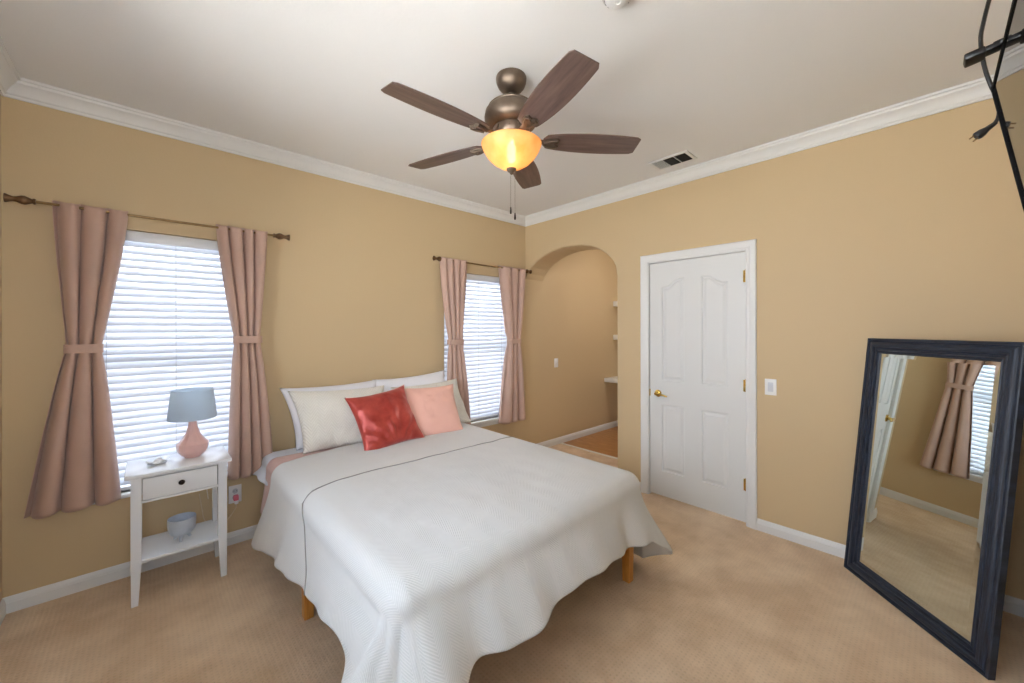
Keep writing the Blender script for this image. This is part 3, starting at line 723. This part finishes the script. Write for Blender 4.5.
def drape(name, mat, zt, r, yh_l, yh_r, off, ctrl, folds, step=.014, ncs=20):
    x0, x1, yf = BX0-off, BX1+off, BY1-off
    n1 = int(abs(yf+r-(yh_l+yh_r)/2)/step); n3 = int((x1-x0-2*r)/step)
    top = []; tuv = []
    for i in range(n1+1):
        row = []
        for j in range(n3+1):
            x = x0+r+(x1-x0-2*r)*j/n3; yh = yh_l+(yh_r-yh_l)*j/n3; y = yh+(yf+r-yh)*i/n1
            row.append(Vector((x, y, topz(zt, x, y, x0+r, x1-r, yf+r))))
        top.append(row); tuv.append([(p.x, p.y) for p in row])
    path = []
    for i in range(n1): path.append((i/n1, Vector((x0, top[i][0].y)), Vector((-1, 0)), Vector((x0+r, top[i][0].y))))
    for i in range(ncs): a = math.pi+math.pi/2*i/ncs; nm = Vector((math.cos(a), math.sin(a))); c = Vector((x0+r, yf+r)); path.append((1+i/ncs, c+nm*r, nm, c))
    for j in range(n3): path.append((2+j/n3, Vector((top[-1][j].x, yf)), Vector((0, -1)), None))
    for i in range(ncs): a = 1.5*math.pi+math.pi/2*i/ncs; nm = Vector((math.cos(a), math.sin(a))); c = Vector((x1-r, yf+r)); path.append((3+i/ncs, c+nm*r, nm, c))
    for i in range(n1+1): y = top[n1-i][-1].y; path.append((4+i/n1, Vector((x1, y)), Vector((1, 0)), None))
    cols = []; uvc = []
    for s_, e, nm, _ in path:
        H_ = catmull(ctrl, s_); inner, pts, out = section(e, nm, r, zt, Vector((e.x+H_.x, e.y+H_.y, H_.z)), 0, folds, s_)
        cols.append([Vector((inner.x, inner.y, zt))]+pts); uvc.append([(inner.x, inner.y)]+[(inner.x+nm.x*o_, inner.y+nm.y*o_) for o_ in out])
    mb = MB(); mb.grid(top, tuv); mb.grid(cols, uvc)
    o = mb.build(name, mat, angle=180, weld=True)
    sm = o.modifiers.new('thickness', 'SOLIDIFY'); sm.thickness = .005; sm.offset = 0
    return o, cols, [p[0] for p in path]

def g(x, c, w): return math.exp(-((x-c)/w)**2)
o = strip('bed_sheet', M['sheet'], MZ1+.006, .06, -.11, -1.0, .006, lambda v: (-.05*(1-smoothstep(v*2.0)), 0, .475+.01*math.sin(v*20)), lambda v: (.01, 0, .49))
tag(origin(o, (-1.92, -.5, MZ1)), 'white bed sheet hanging at the head end left of the pink blanket', 'sheet')
o = strip('blanket', M['blanket'], MZ1+.016, .062, -.30, -1.0, .016, lambda v: (-.042*(1-smoothstep(v*1.6)), -.03, .29+.14*v), lambda v: (.012, 0, .46))
tag(origin(o, (-1.92, -.6, MZ1)), 'dusty pink blanket showing between white sheet and quilt at the bed head', 'blanket')
def qfold(s, q):
    f = .010*q*math.sin(s*17+1) + .005*q*math.sin(s*41)
    f += 1.45*q*(-.030*g(s, .95, .05) + .03*g(s, 1.22, .09) - .045*g(s, 1.62, .10) + .03*g(s, 2.02, .05) - .028*g(s, 2.15, .05) + .015*g(s, 2.34, .07))
    f += q*(-.03*g(s, 2.88, .05) + .02*g(s, 3.2, .12) - .03*g(s, 3.9, .15))
    return f
QC = [(0, (-.085, .05, .17)), (.07, (-.085, .03, .18)), (.2, (-.08, 0, .24)), (.4, (-.08, 0, .30)), (.6, (-.075, 0, .345)), (.76, (-.07, 0, .385)), (.88, (-.085, -.0, .40)), (1.0, (-.18, -.05, .37)),
      (1.2, (-.29, -.15, .25)), (1.5, (-.27, -.27, .13)), (1.75, (-.13, -.24, .20)), (2.0, (-.02, -.18, .29)), (2.12, (-.0, -.12, .325)), (2.3, (0, -.10, .31)), (2.45, (0, -.095, .34)), (2.6, (0, -.09, .345)), (2.8, (0, -.08, .315)),
      (2.93, (0, -.07, .29)), (3.05, (.02, -.07, .27)), (3.35, (.14, -.10, .17)), (3.6, (.20, -.11, .11)), (3.85, (.16, -.03, .07)), (4.0, (.13, 0, .05)), (4.3, (.07, 0, .06)), (5, (.07, 0, .10))]
QZ = MZ1+.032
quilt, qcols, qS = drape('quilt', M['quilt'], QZ, .085, -.50, -.26, .028, QC, qfold)
tag(origin(quilt, (-1.92, -1.1, MZ1)), 'large cream white quilt with chevron stitching draped over the bed', 'quilt')
# grey seam line across the quilt and down its left side
ys = -1.05
left = [i for i in range(len(qS)) if qS[i] < 1]
seam = []; nrow = len(qcols[0])
for k in range(nrow-1, 4, -1):
    tgt = ys - .10*smoothstep(k/8) - .33*max(0, k-4)/30
    i = min(left, key=lambda i: abs(qcols[i][k].y-tgt)); p = qcols[i][k]; i2 = i+1 if p.y > tgt else i-1; p2 = qcols[i2][k]
    w = (tgt-p.y)/(p2.y-p.y) if abs(p2.y-p.y) > 1e-6 else 0; p = p.lerp(p2, w); q = max(0, min(1, (k-8)/8))
    seam.append(Vector((p.x-.004, p.y, p.z+.004*(1-q))))
i = min(left, key=lambda i: abs(qcols[i][2].y-ys+.02)); 
xl = seam[-1].x; yl = seam[-1].y; a0 = BX0-.028+.085; a1 = BX1+.028-.03
for k in range(60):
    x = xl+.006 + (a1-xl-.006)*k/59
    if x < a0: zz = QZ-.085+math.sqrt(max(0, .085**2-(a0-x)**2))
    elif x > BX1+.028-.085: zz = QZ-.085+math.sqrt(max(0, .085**2-(x-(BX1+.028-.085))**2))
    else: zz = topz(QZ, x, ys, a0, BX1+.028-.085, BY1)
    seam.append(Vector((x, ys+(yl-ys)*math.exp(-(x-xl)/.10), zz+.0045)))
mb = MB(); mb.tube(seam, .0030, 6); o = mb.build('seam_piping', M['seam'])
o.parent = quilt; o.data.transform(Matrix.Translation(-Vector(quilt.location)))

# ------------------------------------------------------------------ pillows
def pillow(name, mat, center, xdir, ydir, w, h, th, label, cat='pillow', group=None, p=2.6, corner=.03, wrinkle=.006, seed=0, sag=0.0, taper=0.0, crease=0.0):
    c = Vector(center); X = Vector(xdir).normalized(); Y = Vector(ydir); Y = (Y - X*Y.dot(X)).normalized(); Z = X.cross(Y)
    n = 40; sides = []
    for sg in (1, -1):
        rows = []; uvs = []
        for i in range(n+1):
            row = []; uv = []
            v = -1+2*i/n
            for j in range(n+1):
                u = -1+2*j/n
                k = corner*(abs(u)**3)*(abs(v)**3)
                pin = 1 - .055*(1-u*u)*(abs(v)**6) ; pin2 = 1 - .055*(1-v*v)*(abs(u)**6)
                x = u*w/2*pin2*(1+k); y = v*h/2*pin*(1+k)
                f = max(0, (1-abs(u)**p))*max(0, (1-abs(v)**p)); z = th/2*(f**.55)
                z += wrinkle*(f**.3)*(noise.noise(Vector((u*2.4+seed, v*2.4, seed*3+sg)))*1.6 + .6*noise.noise(Vector((u*6, v*6+seed, seed+sg))))*(1 if f > 0 else 0)
                y -= sag*(1-u*u)*max(0, v); x += taper*w*.5*(1-v)/2*(1 if u < 0 else 0)*abs(u)
                if crease:
                    ed = max(abs(u), abs(v)); an = math.atan2(v+1.35, u-.15)
                    z += crease*f**.35*(.25+.75*smoothstep((.6-v)/1.2))*(math.sin(an*22+3*noise.noise(Vector((u*2, v*2, 9))))*(.6+.6*noise.noise(Vector((u*3+7, v*3, 1)))))
                row.append(c + X*x + Y*y + Z*(z*sg)); uv.append((x, y))
            rows.append(row); uvs.append(uv)
        sides.append((rows, uvs))
    mb = MB()
    for rows, uvs in sides: mb.grid(rows, uvs)
    o = mb.build(name, mat, weld=True, angle=180); tag(origin(o, c), label, cat, group); return o
up = lambda deg: (0, math.sin(R(deg)), math.cos(R(deg)))     # leaning back towards the wall
pillow('pillow', M['pillow_white'], (-2.215, -.150, .83), (1, -.01, .0), up(14), .70, .44, .15, 'plain white pillow leaning on the wall nearer the nightstand', group='plain white pillows at the wall', seed=1, taper=.22)
pillow('pillow', M['pillow_white'], (-1.535, -.150, .845), (1, -.01, .045), up(14), .68, .44, .15, 'plain white pillow leaning on the wall nearer the corner window', group='plain white pillows at the wall', seed=2)
pillow('pillow_sham', M['sham'], (-2.215, -.295, .818), (1, -.10, -.03), up(24), .67, .44, .15, 'cream quilted sham on the left behind the red cushion', group='cream quilted shams', seed=3, wrinkle=.012, taper=.24)
pillow('pillow_sham', M['sham'], (-1.43, -.285, .80), (1, .03, .02), up(30), .66, .43, .14, 'cream quilted sham on the right behind the pink cushion', group='cream quilted shams', seed=4, wrinkle=.010)
pillow('throw_cushion', M['pinkcushion'], (-1.575, -.485, .803), (1, -.14, -.02), up(32), .49, .43, .14, 'square peach pink cushion right of the shiny red one', 'cushion', seed=5, corner=.06)
pillow('throw_cushion', M['velvet'], (-1.975, -.525, .811), (1, .05, .10), up(32), .45, .43, .15, 'square crushed red velvet cushion in front of the other pillows', 'cushion', seed=6, corner=.07, wrinkle=.008, crease=.009)

# ------------------------------------------------------------------ ceiling fan
fx, fy = -1.882, -1.790
t = thing('ceiling_fan', (fx, fy, H), 'bronze ceiling fan with five walnut blades and a lit amber bowl', 'ceiling fan')
Mf = Matrix.Translation((fx, fy, 0))
mb = MB(); mb.lathe([(0, H), (.076, H), (.079, H-.008), (.078, H-.020), (.077, H-.030), (.069, H-.050), (.054, H-.068), (.036, H-.078), (.020, H-.082), (0, H-.082)], 40, Mf); mb.build('canopy', M['bronze'], t); Mf = Matrix.Translation((fx, fy, .03))
mb = MB(); mb.lathe([(0, H-.105), (.012, H-.105), (.012, 2.655), (.022, 2.652), (.026, 2.640), (.026, 2.625), (0, 2.625)], 24, Mf); mb.build('downrod', M['bronze'], t)
mb = MB(); mb.lathe([(0, 2.606), (.050, 2.605), (.088, 2.600), (.110, 2.590), (.120, 2.580), (.118, 2.576), (.122, 2.572), (.134, 2.556), (.139, 2.530), (.138, 2.512), (.130, 2.500), (.126, 2.492), (.108, 2.478), (.095, 2.474), (0, 2.474)], 48, Mf); mb.build('motor_housing', M['bronze'], t)
mb = MB(); mb.lathe([(0, 2.480), (.088, 2.480), (.094, 2.470), (.094, 2.440), (.086, 2.428), (.080, 2.412), (.088, 2.400), (.118, 2.394), (.120, 2.388), (0, 2.388)], 48, Mf)
for a in range(0, 360, 36): mb.box((.090, -.008, 2.446), (.098, .008, 2.464), .001, M4=Mf @ Matrix.Rotation(R(a), 4, 'Z'))
mb.build('switch_housing', M['bronze'], t)
mb = MB(); mb.lathe([(.152, 2.396), (.156, 2.392), (.154, 2.384), (.146, 2.364), (.126, 2.330), (.096, 2.300), (.060, 2.277), (.030, 2.266), (.006, 2.264), (.006, 2.267), (.030, 2.269), (.059, 2.280), (.094, 2.303), (.123, 2.332), (.143, 2.365), (.151, 2.384), (.151, 2.392), (.152, 2.396)], 56, Mf, cap=False); mb.build('light_bowl', M['amber'], t)
cdir = Vector((-3.2594-fx, -3.2753-fy, 0)).normalized()
for dx in ((cdir.x*.05, cdir.y*.05), (-cdir.x*.05, -cdir.y*.05)):
    mb = MB(); Mb = Matrix.Translation((fx+dx[0], fy+dx[1], .03)); mb.lathe([(0, 2.318), (.014, 2.322), (.024, 2.336), (.026, 2.348), (.020, 2.362), (.012, 2.372), (.012, 2.388), (0, 2.388)], 20, Mb); mb.build('bulb', M['bulb'], t)
mb = MB(); mb.lathe([(0, 2.266), (.024, 2.268), (.026, 2.262), (.020, 2.252), (.010, 2.246), (.007, 2.238), (0, 2.234)], 24, Mf); mb.build('bowl_finial', M['bronze'], t)
for k, (px_, zb, zt_) in enumerate(((-.004, 2.05, 2.238), (.018, 2.020, 2.262))):
    pr = Vector((math.sin(R(47.13)), -math.cos(R(47.13)), 0))*px_
    mb = MB(); z = zt_
    while z > zb+.022: mb.lathe([(0, z), (.0014, z-.0012), (.0014, z-.0026), (0, z-.0038)], 6, Matrix.Translation((fx+pr.x, fy+pr.y, .025)), cap=False); z -= .0036
    pc = mb.build('pull_chain', simple('nickel_bead_chain', (160, 155, 150), .3, metal=1, bumps=(100, .02, .001)), t)
    mb = MB(); mb.lathe([(0, zb+.024), (.003, zb+.023), (.0045, zb+.010), (.0055, zb-.004), (.004, zb-.012), (0, zb-.013)], 12, Matrix.Translation((fx+pr.x, fy+pr.y, .025))); mb.build('chain_pull', M['dark_knob'], pc)
def blade_outline():
    pts = []; n = 26; up_, lo = [], []
    for i in range(n+1):
        q = i/n; x = .165 + (.675-.165)*q
        w = .046 + .032*math.sin(math.pi*.80*q**.8)
        e = 1
        if q > .955: e = math.sqrt(max(0, 1-((q-.955)/.045)**2*.30))
        if q < .05: e = math.sqrt(max(.25, 1-((.05-q)/.05)**2*.8))
        up_.append((x, w*e)); lo.append((x, -w*e))
    return up_ + lo[::-1]
bo = blade_outline()
for k in range(5):
    a = R(180 - 72*k - 1)
    Rz = Mf @ Matrix.Rotation(a, 4, 'Z') @ Matrix.Translation((0, 0, 2.412)) @ Matrix.Rotation(R(-10), 4, 'X')
    bl = bpy.data.objects.new('blade', None)
    mb = MB(); mb.prism([(x, y) for x, y in bo], Matrix.Identity(4), .006)
    bmesh.ops.recalc_face_normals(mb.bm, faces=mb.bm.faces)
    me_o = mb.build('blade', M['blade'], None, smooth=False)
    bv = me_o.modifiers.new('bevel', 'BEVEL'); bv.width = .0015; bv.segments = 2
    me_o.parent = t; me_o.matrix_local = Matrix.Translation(-Vector(t.location)) @ Rz
    bpy.data.objects.remove(bl)
    mb = MB()
    mb.box((.085, -.016, -.004), (.175, .016, .004), .003); 
    mb.prism([(.165, -.018), (.20, -.034), (.235, -.036), (.250, -.022), (.238, 0), (.250, .022), (.235, .036), (.20, .034), (.165, .018)], Matrix.Translation((0, 0, -.008)), .007)
    mb.tube([(.17, -.010, -.012), (.21, -.026, -.013), (.236, -.030, -.012), (.242, -.016, -.012), (.226, 0, -.012), (.242, .016, -.012), (.236, .030, -.012), (.21, .026, -.013), (.17, .010, -.012)], .0045, 8)
    for sx_, sy_ in ((.215, -.018), (.215, .018), (.19, 0)): mb.lathe([(0, -.012), (.005, -.010), (.005, -.007), (0, -.007)], 10, Matrix.Translation((sx_, sy_, 0)))
    ar = mb.build('blade_arm', M['bronze'], None); ar.parent = t; ar.matrix_local = Matrix.Translation(-Vector(t.location)) @ Rz

# ------------------------------------------------------------------ ceiling vent and smoke detector
t = thing('ceiling_vent', (-.285, -1.905, H), 'white rectangular air vent in the ceiling above the door', 'vent')
vx0, vx1, vy0, vy1 = -.385, -.195, -2.055, -1.745
mb = MB(); z0, z1 = H-.009, H
mb.box((vx0, vy0, z0), (vx0+.022, vy1, z1), .003); mb.box((vx1-.022, vy0, z0), (vx1, vy1, z1), .003); ys_ = [vy0, vy0+.022, None, None]
cuts = [vy0+.026, vy0+.026+.082, vy0+.026+.088, vy0+.026+.170, vy0+.026+.176, vy1-.026]
mb.box((vx0+.022, vy0, z0), (vx1-.022, vy0+.026, z1), .002); mb.box((vx0+.022, vy1-.026, z0), (vx1-.022, vy1, z1), .002)
mb.box((vx0+.022, cuts[1], z0), (vx1-.022, cuts[2], z1), .001); mb.box((vx0+.022, cuts[3], z0), (vx1-.022, cuts[4], z1), .001); mb.build('vent_frame', M['white'], t)
mb = MB(); mb.box((vx0+.02, vy0+.02, H-.002), (vx1-.02, vy1-.02, H-.0005)); mb.build('duct_opening', M['grille_dark'], t, smooth=False)
for s_i, (ya, yb) in enumerate(((cuts[0], cuts[1]), (cuts[2], cuts[3]), (cuts[4], cuts[5]))):
    mb = MB(); n = 9
    for i in range(n):
        xx = vx0+.03 + i*(vx1-vx0-.06)/(n-1); tilt = R(-70) if s_i < 2 else R(20)
        mb.box((-.0008, ya+.001, -.006), (.0008, yb-.001, .006), M4=Matrix.Translation((xx, 0, H-.0065)) @ Matrix.Rotation(R(35 if s_i == 2 else -5)*(-1 if s_i < 2 else 1), 4, 'Y') @ Matrix.Scale(.65, 4, (0, 0, 1)))
    mb.build('louvers', M['white'] if s_i == 2 else M['grille_dark'], t, smooth=False)
t = thing('smoke_detector', (-1.925, -2.445, H), 'round pale smoke detector on the ceiling at the top edge', 'smoke detector')
Ms = Matrix.Translation((-1.925, -2.445, H)) @ Matrix.Rotation(math.pi, 4, 'X')
mb = MB(); mb.lathe([(0, 0), (.058, 0), (.060, .004), (.060, .012), (.054, .016), (0, .016)], 40, Ms); mb.build('detector_base', M['clear_plastic'], t)
mb = MB(); mb.lathe([(.0, .016), (.050, .016), (.050, .024), (.044, .032), (.026, .038), (.012, .039), (.010, .036), (0, .036)], 40, Ms); mb.build('detector_cap', M['plastic_white'], t)
mb = MB()
for i in range(18): mb.box((.0495, -.003, .018), (.051, .003, .025), M4=Ms @ Matrix.Rotation(R(20*i), 4, 'Z'))
mb.build('detector_slots', M['plastic_shadow'], t, smooth=False)

# ------------------------------------------------------------------ leaning floor mirror
tilt = R(5.8); M1 = Vector((-.124, -2.893, 0)); e = Vector((math.cos(R(222.7)), math.sin(R(222.7)), 0)); M2 = M1 + e*.785; bk = Vector((-e.y, e.x, 0))
U = Vector((0, 0, math.cos(tilt))) + bk*math.sin(tilt); Nn = e.cross(U); MW = (M2-M1).length; ML = 1.415
Mm = Matrix.Identity(4)
for i, v in enumerate((e, U, Nn)):
    for j in range(3): Mm[j][i] = v[j]
Mm.translation = M1 - Nn*0.0
t = thing('floor_mirror', tuple((M1+M2)/2), 'tall mirror in a weathered navy frame leaning in the corner', 'mirror')
FP = [(0, -.030), (0, -.003), (.004, 0), (.012, -.001), (.015, -.007), (.020, -.008), (.024, -.003), (.034, .003), (.044, .004), (.051, .001), (.054, -.007), (.059, -.008), (.063, -.003), (.070, -.004), (.073, -.012), (.079, -.013), (.083, -.010), (.087, -.013), (.090, -.018), (.090, -.030)]
cor = [(0, 0, 1, 1), (MW, 0, -1, 1), (MW, ML, -1, -1), (0, ML, 1, -1)]
rows = []; uvs = []; dist = 0; acc = 0
for k in range(5):
    x, y, ix, iy = cor[k % 4]; acc += (MW if k in (1, 3) else ML) if k else 0
    rows.append([Mm @ Vector((x+ix*a, y+iy*a, d_)) for a, d_ in FP]); uvs.append([(acc, a) for a, d_ in FP])
mb = MB(); mb.grid(rows, uvs); mb.build('mirror_frame', M['navy'], t, angle=30, weld=False)
# glass with a bevelled rim
gi = .086; bw = .022
rows = []
for ins, dd in ((gi, -.0170), (gi+bw, -.0148)): rows.append([Mm @ Vector((x+ix*ins, y+iy*ins, dd)) for (x, y, ix, iy) in cor])
mb = MB(); mb.grid(rows, closed=True); mb.build('bevelled_rim', M['mirror'], t, smooth=False)
mb = MB(); v = [mb.bm.verts.new(p) for p in rows[1]]; mb.bm.faces.new(v); mb.build('mirror_glass', M['mirror'], t, smooth=False)
mb = MB(); mb.box((.01, .01, -.030), (MW-.01, ML-.01, -.024), M4=Mm); mb.build('back_board', simple('brown_hardboard', (120, 92, 64), .8, bumps=(50, .1, .001)), t, smooth=False)

# ------------------------------------------------------------------ wall mounted television with its cord
ct, st = math.cos(R(9)), math.sin(R(9))
TVx, TVw, TVh = -1.862, 1.00, .58      # far edge, width, height; top edge at z 2.006
tz, ty = 2.008, -3.367
# local: x along +x, y up in the screen, z out of the screen
Mt = Matrix(((1, 0, 0, TVx), (0, st, ct, ty), (0, ct, -st, tz), (0, 0, 0, 1)))
t = thing('television', (TVx-TVw/2, ty, tz-TVh), 'black framed television tilted down from its mount at the top right edge', 'television')
mb = MB(); mb.box((-TVw, -TVh, -.030), (0, 0, -.001), .006, M4=Mt); mb.box((-TVw*.8, -TVh*.85, -.055), (-TVw*.2, -TVh*.2, -.029), .01, M4=Mt); mb.build('casing', M['black'], t)
mb = MB(); mb.box((-TVw+.012, -TVh+.016, -.003), (-.012, -.006, .0004), M4=Mt); mb.build('screen', M['screen'], t, smooth=False)
mb = MB()
for a_, b_ in (((-TVw, -TVh, -.002), (-TVw+.012, 0, .003)), ((-.010, -TVh, -.002), (0, 0, .004)), ((-TVw, -.007, -.002), (0, 0, .0025)), ((-TVw, -TVh, -.002), (0, -TVh+.016, .003))): mb.box(a_, b_, .0008, M4=Mt)
mb.build('bezel', simple('matt_black_bezel', (14, 14, 15), .8, spec=.1, bumps=(90, .05, .001)), t)
mb = MB(); mb.box((-.62, -.42, -.075), (-.38, -.18, -.054), .004, M4=Mt); a = Mt @ Vector((-.5, -.30, -.07))
mb.tube([a, (a.x, -3.54, a.z+.01)], .022, 10); mb.box((a.x-.12, Y0, a.z-.11), (a.x+.12, Y0+.02, a.z+.13), .004); mb.build('wall_mount', M['black'], t)
# small black clip standing off the top edge of the screen
t2 = thing('sensor_bracket', tuple(Mt @ Vector((-.19, .005, .02))), 'small black bracket clipped on the top edge of the television', 'bracket')
mb = MB(); mb.box((-.205, -.002, .0028), (-.178, .008, .026), .002, M4=Mt); mb.box((-.212, -.005, .022), (-.172, .008, .050), .003, M4=Mt); mb.build('clip_body', M['black'], t2)
mb = MB(); mb.box((-.205, .001, -.045), (-.175, .010, .012), .002, M4=Mt); mb.build('clip_hook', M['black'], t2)
t3 = thing('dangling_cable', (-1.86, -3.37, 1.93), 'black power cord with a plug dangling beside the television', 'cord')
cp = [(-1.90, -3.44, 1.80), (-1.90, -3.43, 2.05), (-1.875, -3.40, 2.20), (-1.86, -3.372, 2.26), (-1.86, -3.363, 2.215), (-1.86, -3.354, 2.165), (-1.86, -3.3495, 2.125), (-1.86, -3.3545, 2.065), (-1.86, -3.364, 2.016), (-1.857, -3.373, 1.985), (-1.853, -3.3765, 1.960), (-1.852, -3.375, 1.940), (-1.853, -3.369, 1.928)]
cc_ = Vector((-3.2594, -3.2753, 1.4637)); cp = [cc_ + (Vector(p)-cc_)*1.1 for p in cp]
sm = []
for i in range(len(cp)-1):
    for q in range(5): sm.append(catmull([(k, cp[k]) for k in range(len(cp))], i+q/5))
sm.append(Vector(cp[-1]))
mb = MB(); mb.tube(sm, .0042, 8); mb.build('cable', M['black'], t3)
a = cp[-1].copy(); b = cc_ + (Vector((-1.857, -3.345, 1.909))-cc_)*1.1; dr_ = (b-a).normalized()
mb = MB(); mb.tube([a-dr_*.004, a+dr_*.006, a+dr_*.014, a+dr_*.024, b, b+dr_*.004], [.0045, .006, .0065, .010, .011, .009], 10); mb.build('plug', M['black'], t3)
mb = MB()
sd = dr_.cross(Vector((1, 0, 0))).normalized()
for s in (-1, 1): mb.tube([b+dr_*.003+sd*s*.005, b+dr_*.014+sd*s*.005], .0018, 6)
mb.build('prongs', M['rodbrass'], t3)

# ------------------------------------------------------------------ hall: shelves, desk and added fill lamp
def shelf(name, x, z, th, y1, label, cat):
    mb = MB(); mb.box((x, y1, z-th), (HX-.002, -.002, z), .004); return tag(origin(mb.build(name, M['shelf_white']), (HX, y1/2, z-th)), label, cat)
shelf('wall_shelf', 1.85, 1.885, .075, -1.3, 'upper white wall shelf in the hall behind the arch', 'shelf')
shelf('wall_shelf', 1.85, 1.385, .075, -1.3, 'lower white wall shelf in the hall, above the desk top', 'shelf')
mb = MB(); mb.box((1.61, -1.9, .70), (HX-.002, -.002, .756), .005); tag(origin(mb.build('desk_counter', M['shelf_white']), (1.88, -.9, .62)), 'white built-in desk counter at the end of the hall', 'desk')
t = thing('added_hall_lamp', (1.2, -1.2, H), 'unseen round lamp added on the hall ceiling for fill light', 'lamp')  # added out of view to lift the light behind the arch
mb = MB(); mb.lathe([(0, H), (.15, H), (.15, H-.02), (0, H-.02)], 32, Matrix.Translation((1.2, -1.2, 0))); mb.build('fill_lamp_plate', M['white'], t)
mb = MB(); mb.lathe([(.14, H-.02), (.135, H-.05), (.10, H-.075), (.05, H-.088), (0, H-.09)], 32, Matrix.Translation((1.2, -1.2, 0)), cap=False); mb.build('fill_lamp_glass', M['hall_fill'], t)

# ------------------------------------------------------------------ outside the windows
mb = MB(); mb.box((-12, .17, -.25), (8, 9, -.15)); mb.box((X0-.17, -9, -.25), (8, Y0-.17, -.15)); o = structure(mb.build('ground', M['soil'], smooth=False), 'bare ground outside the windows', 'ground')
mb = MB(); mb.box((-12, -9, -.25), (X0-.17, .17, -.15)); o = structure(mb.build('ground', M['soil'], smooth=False), 'bare ground outside the added left window', 'ground')
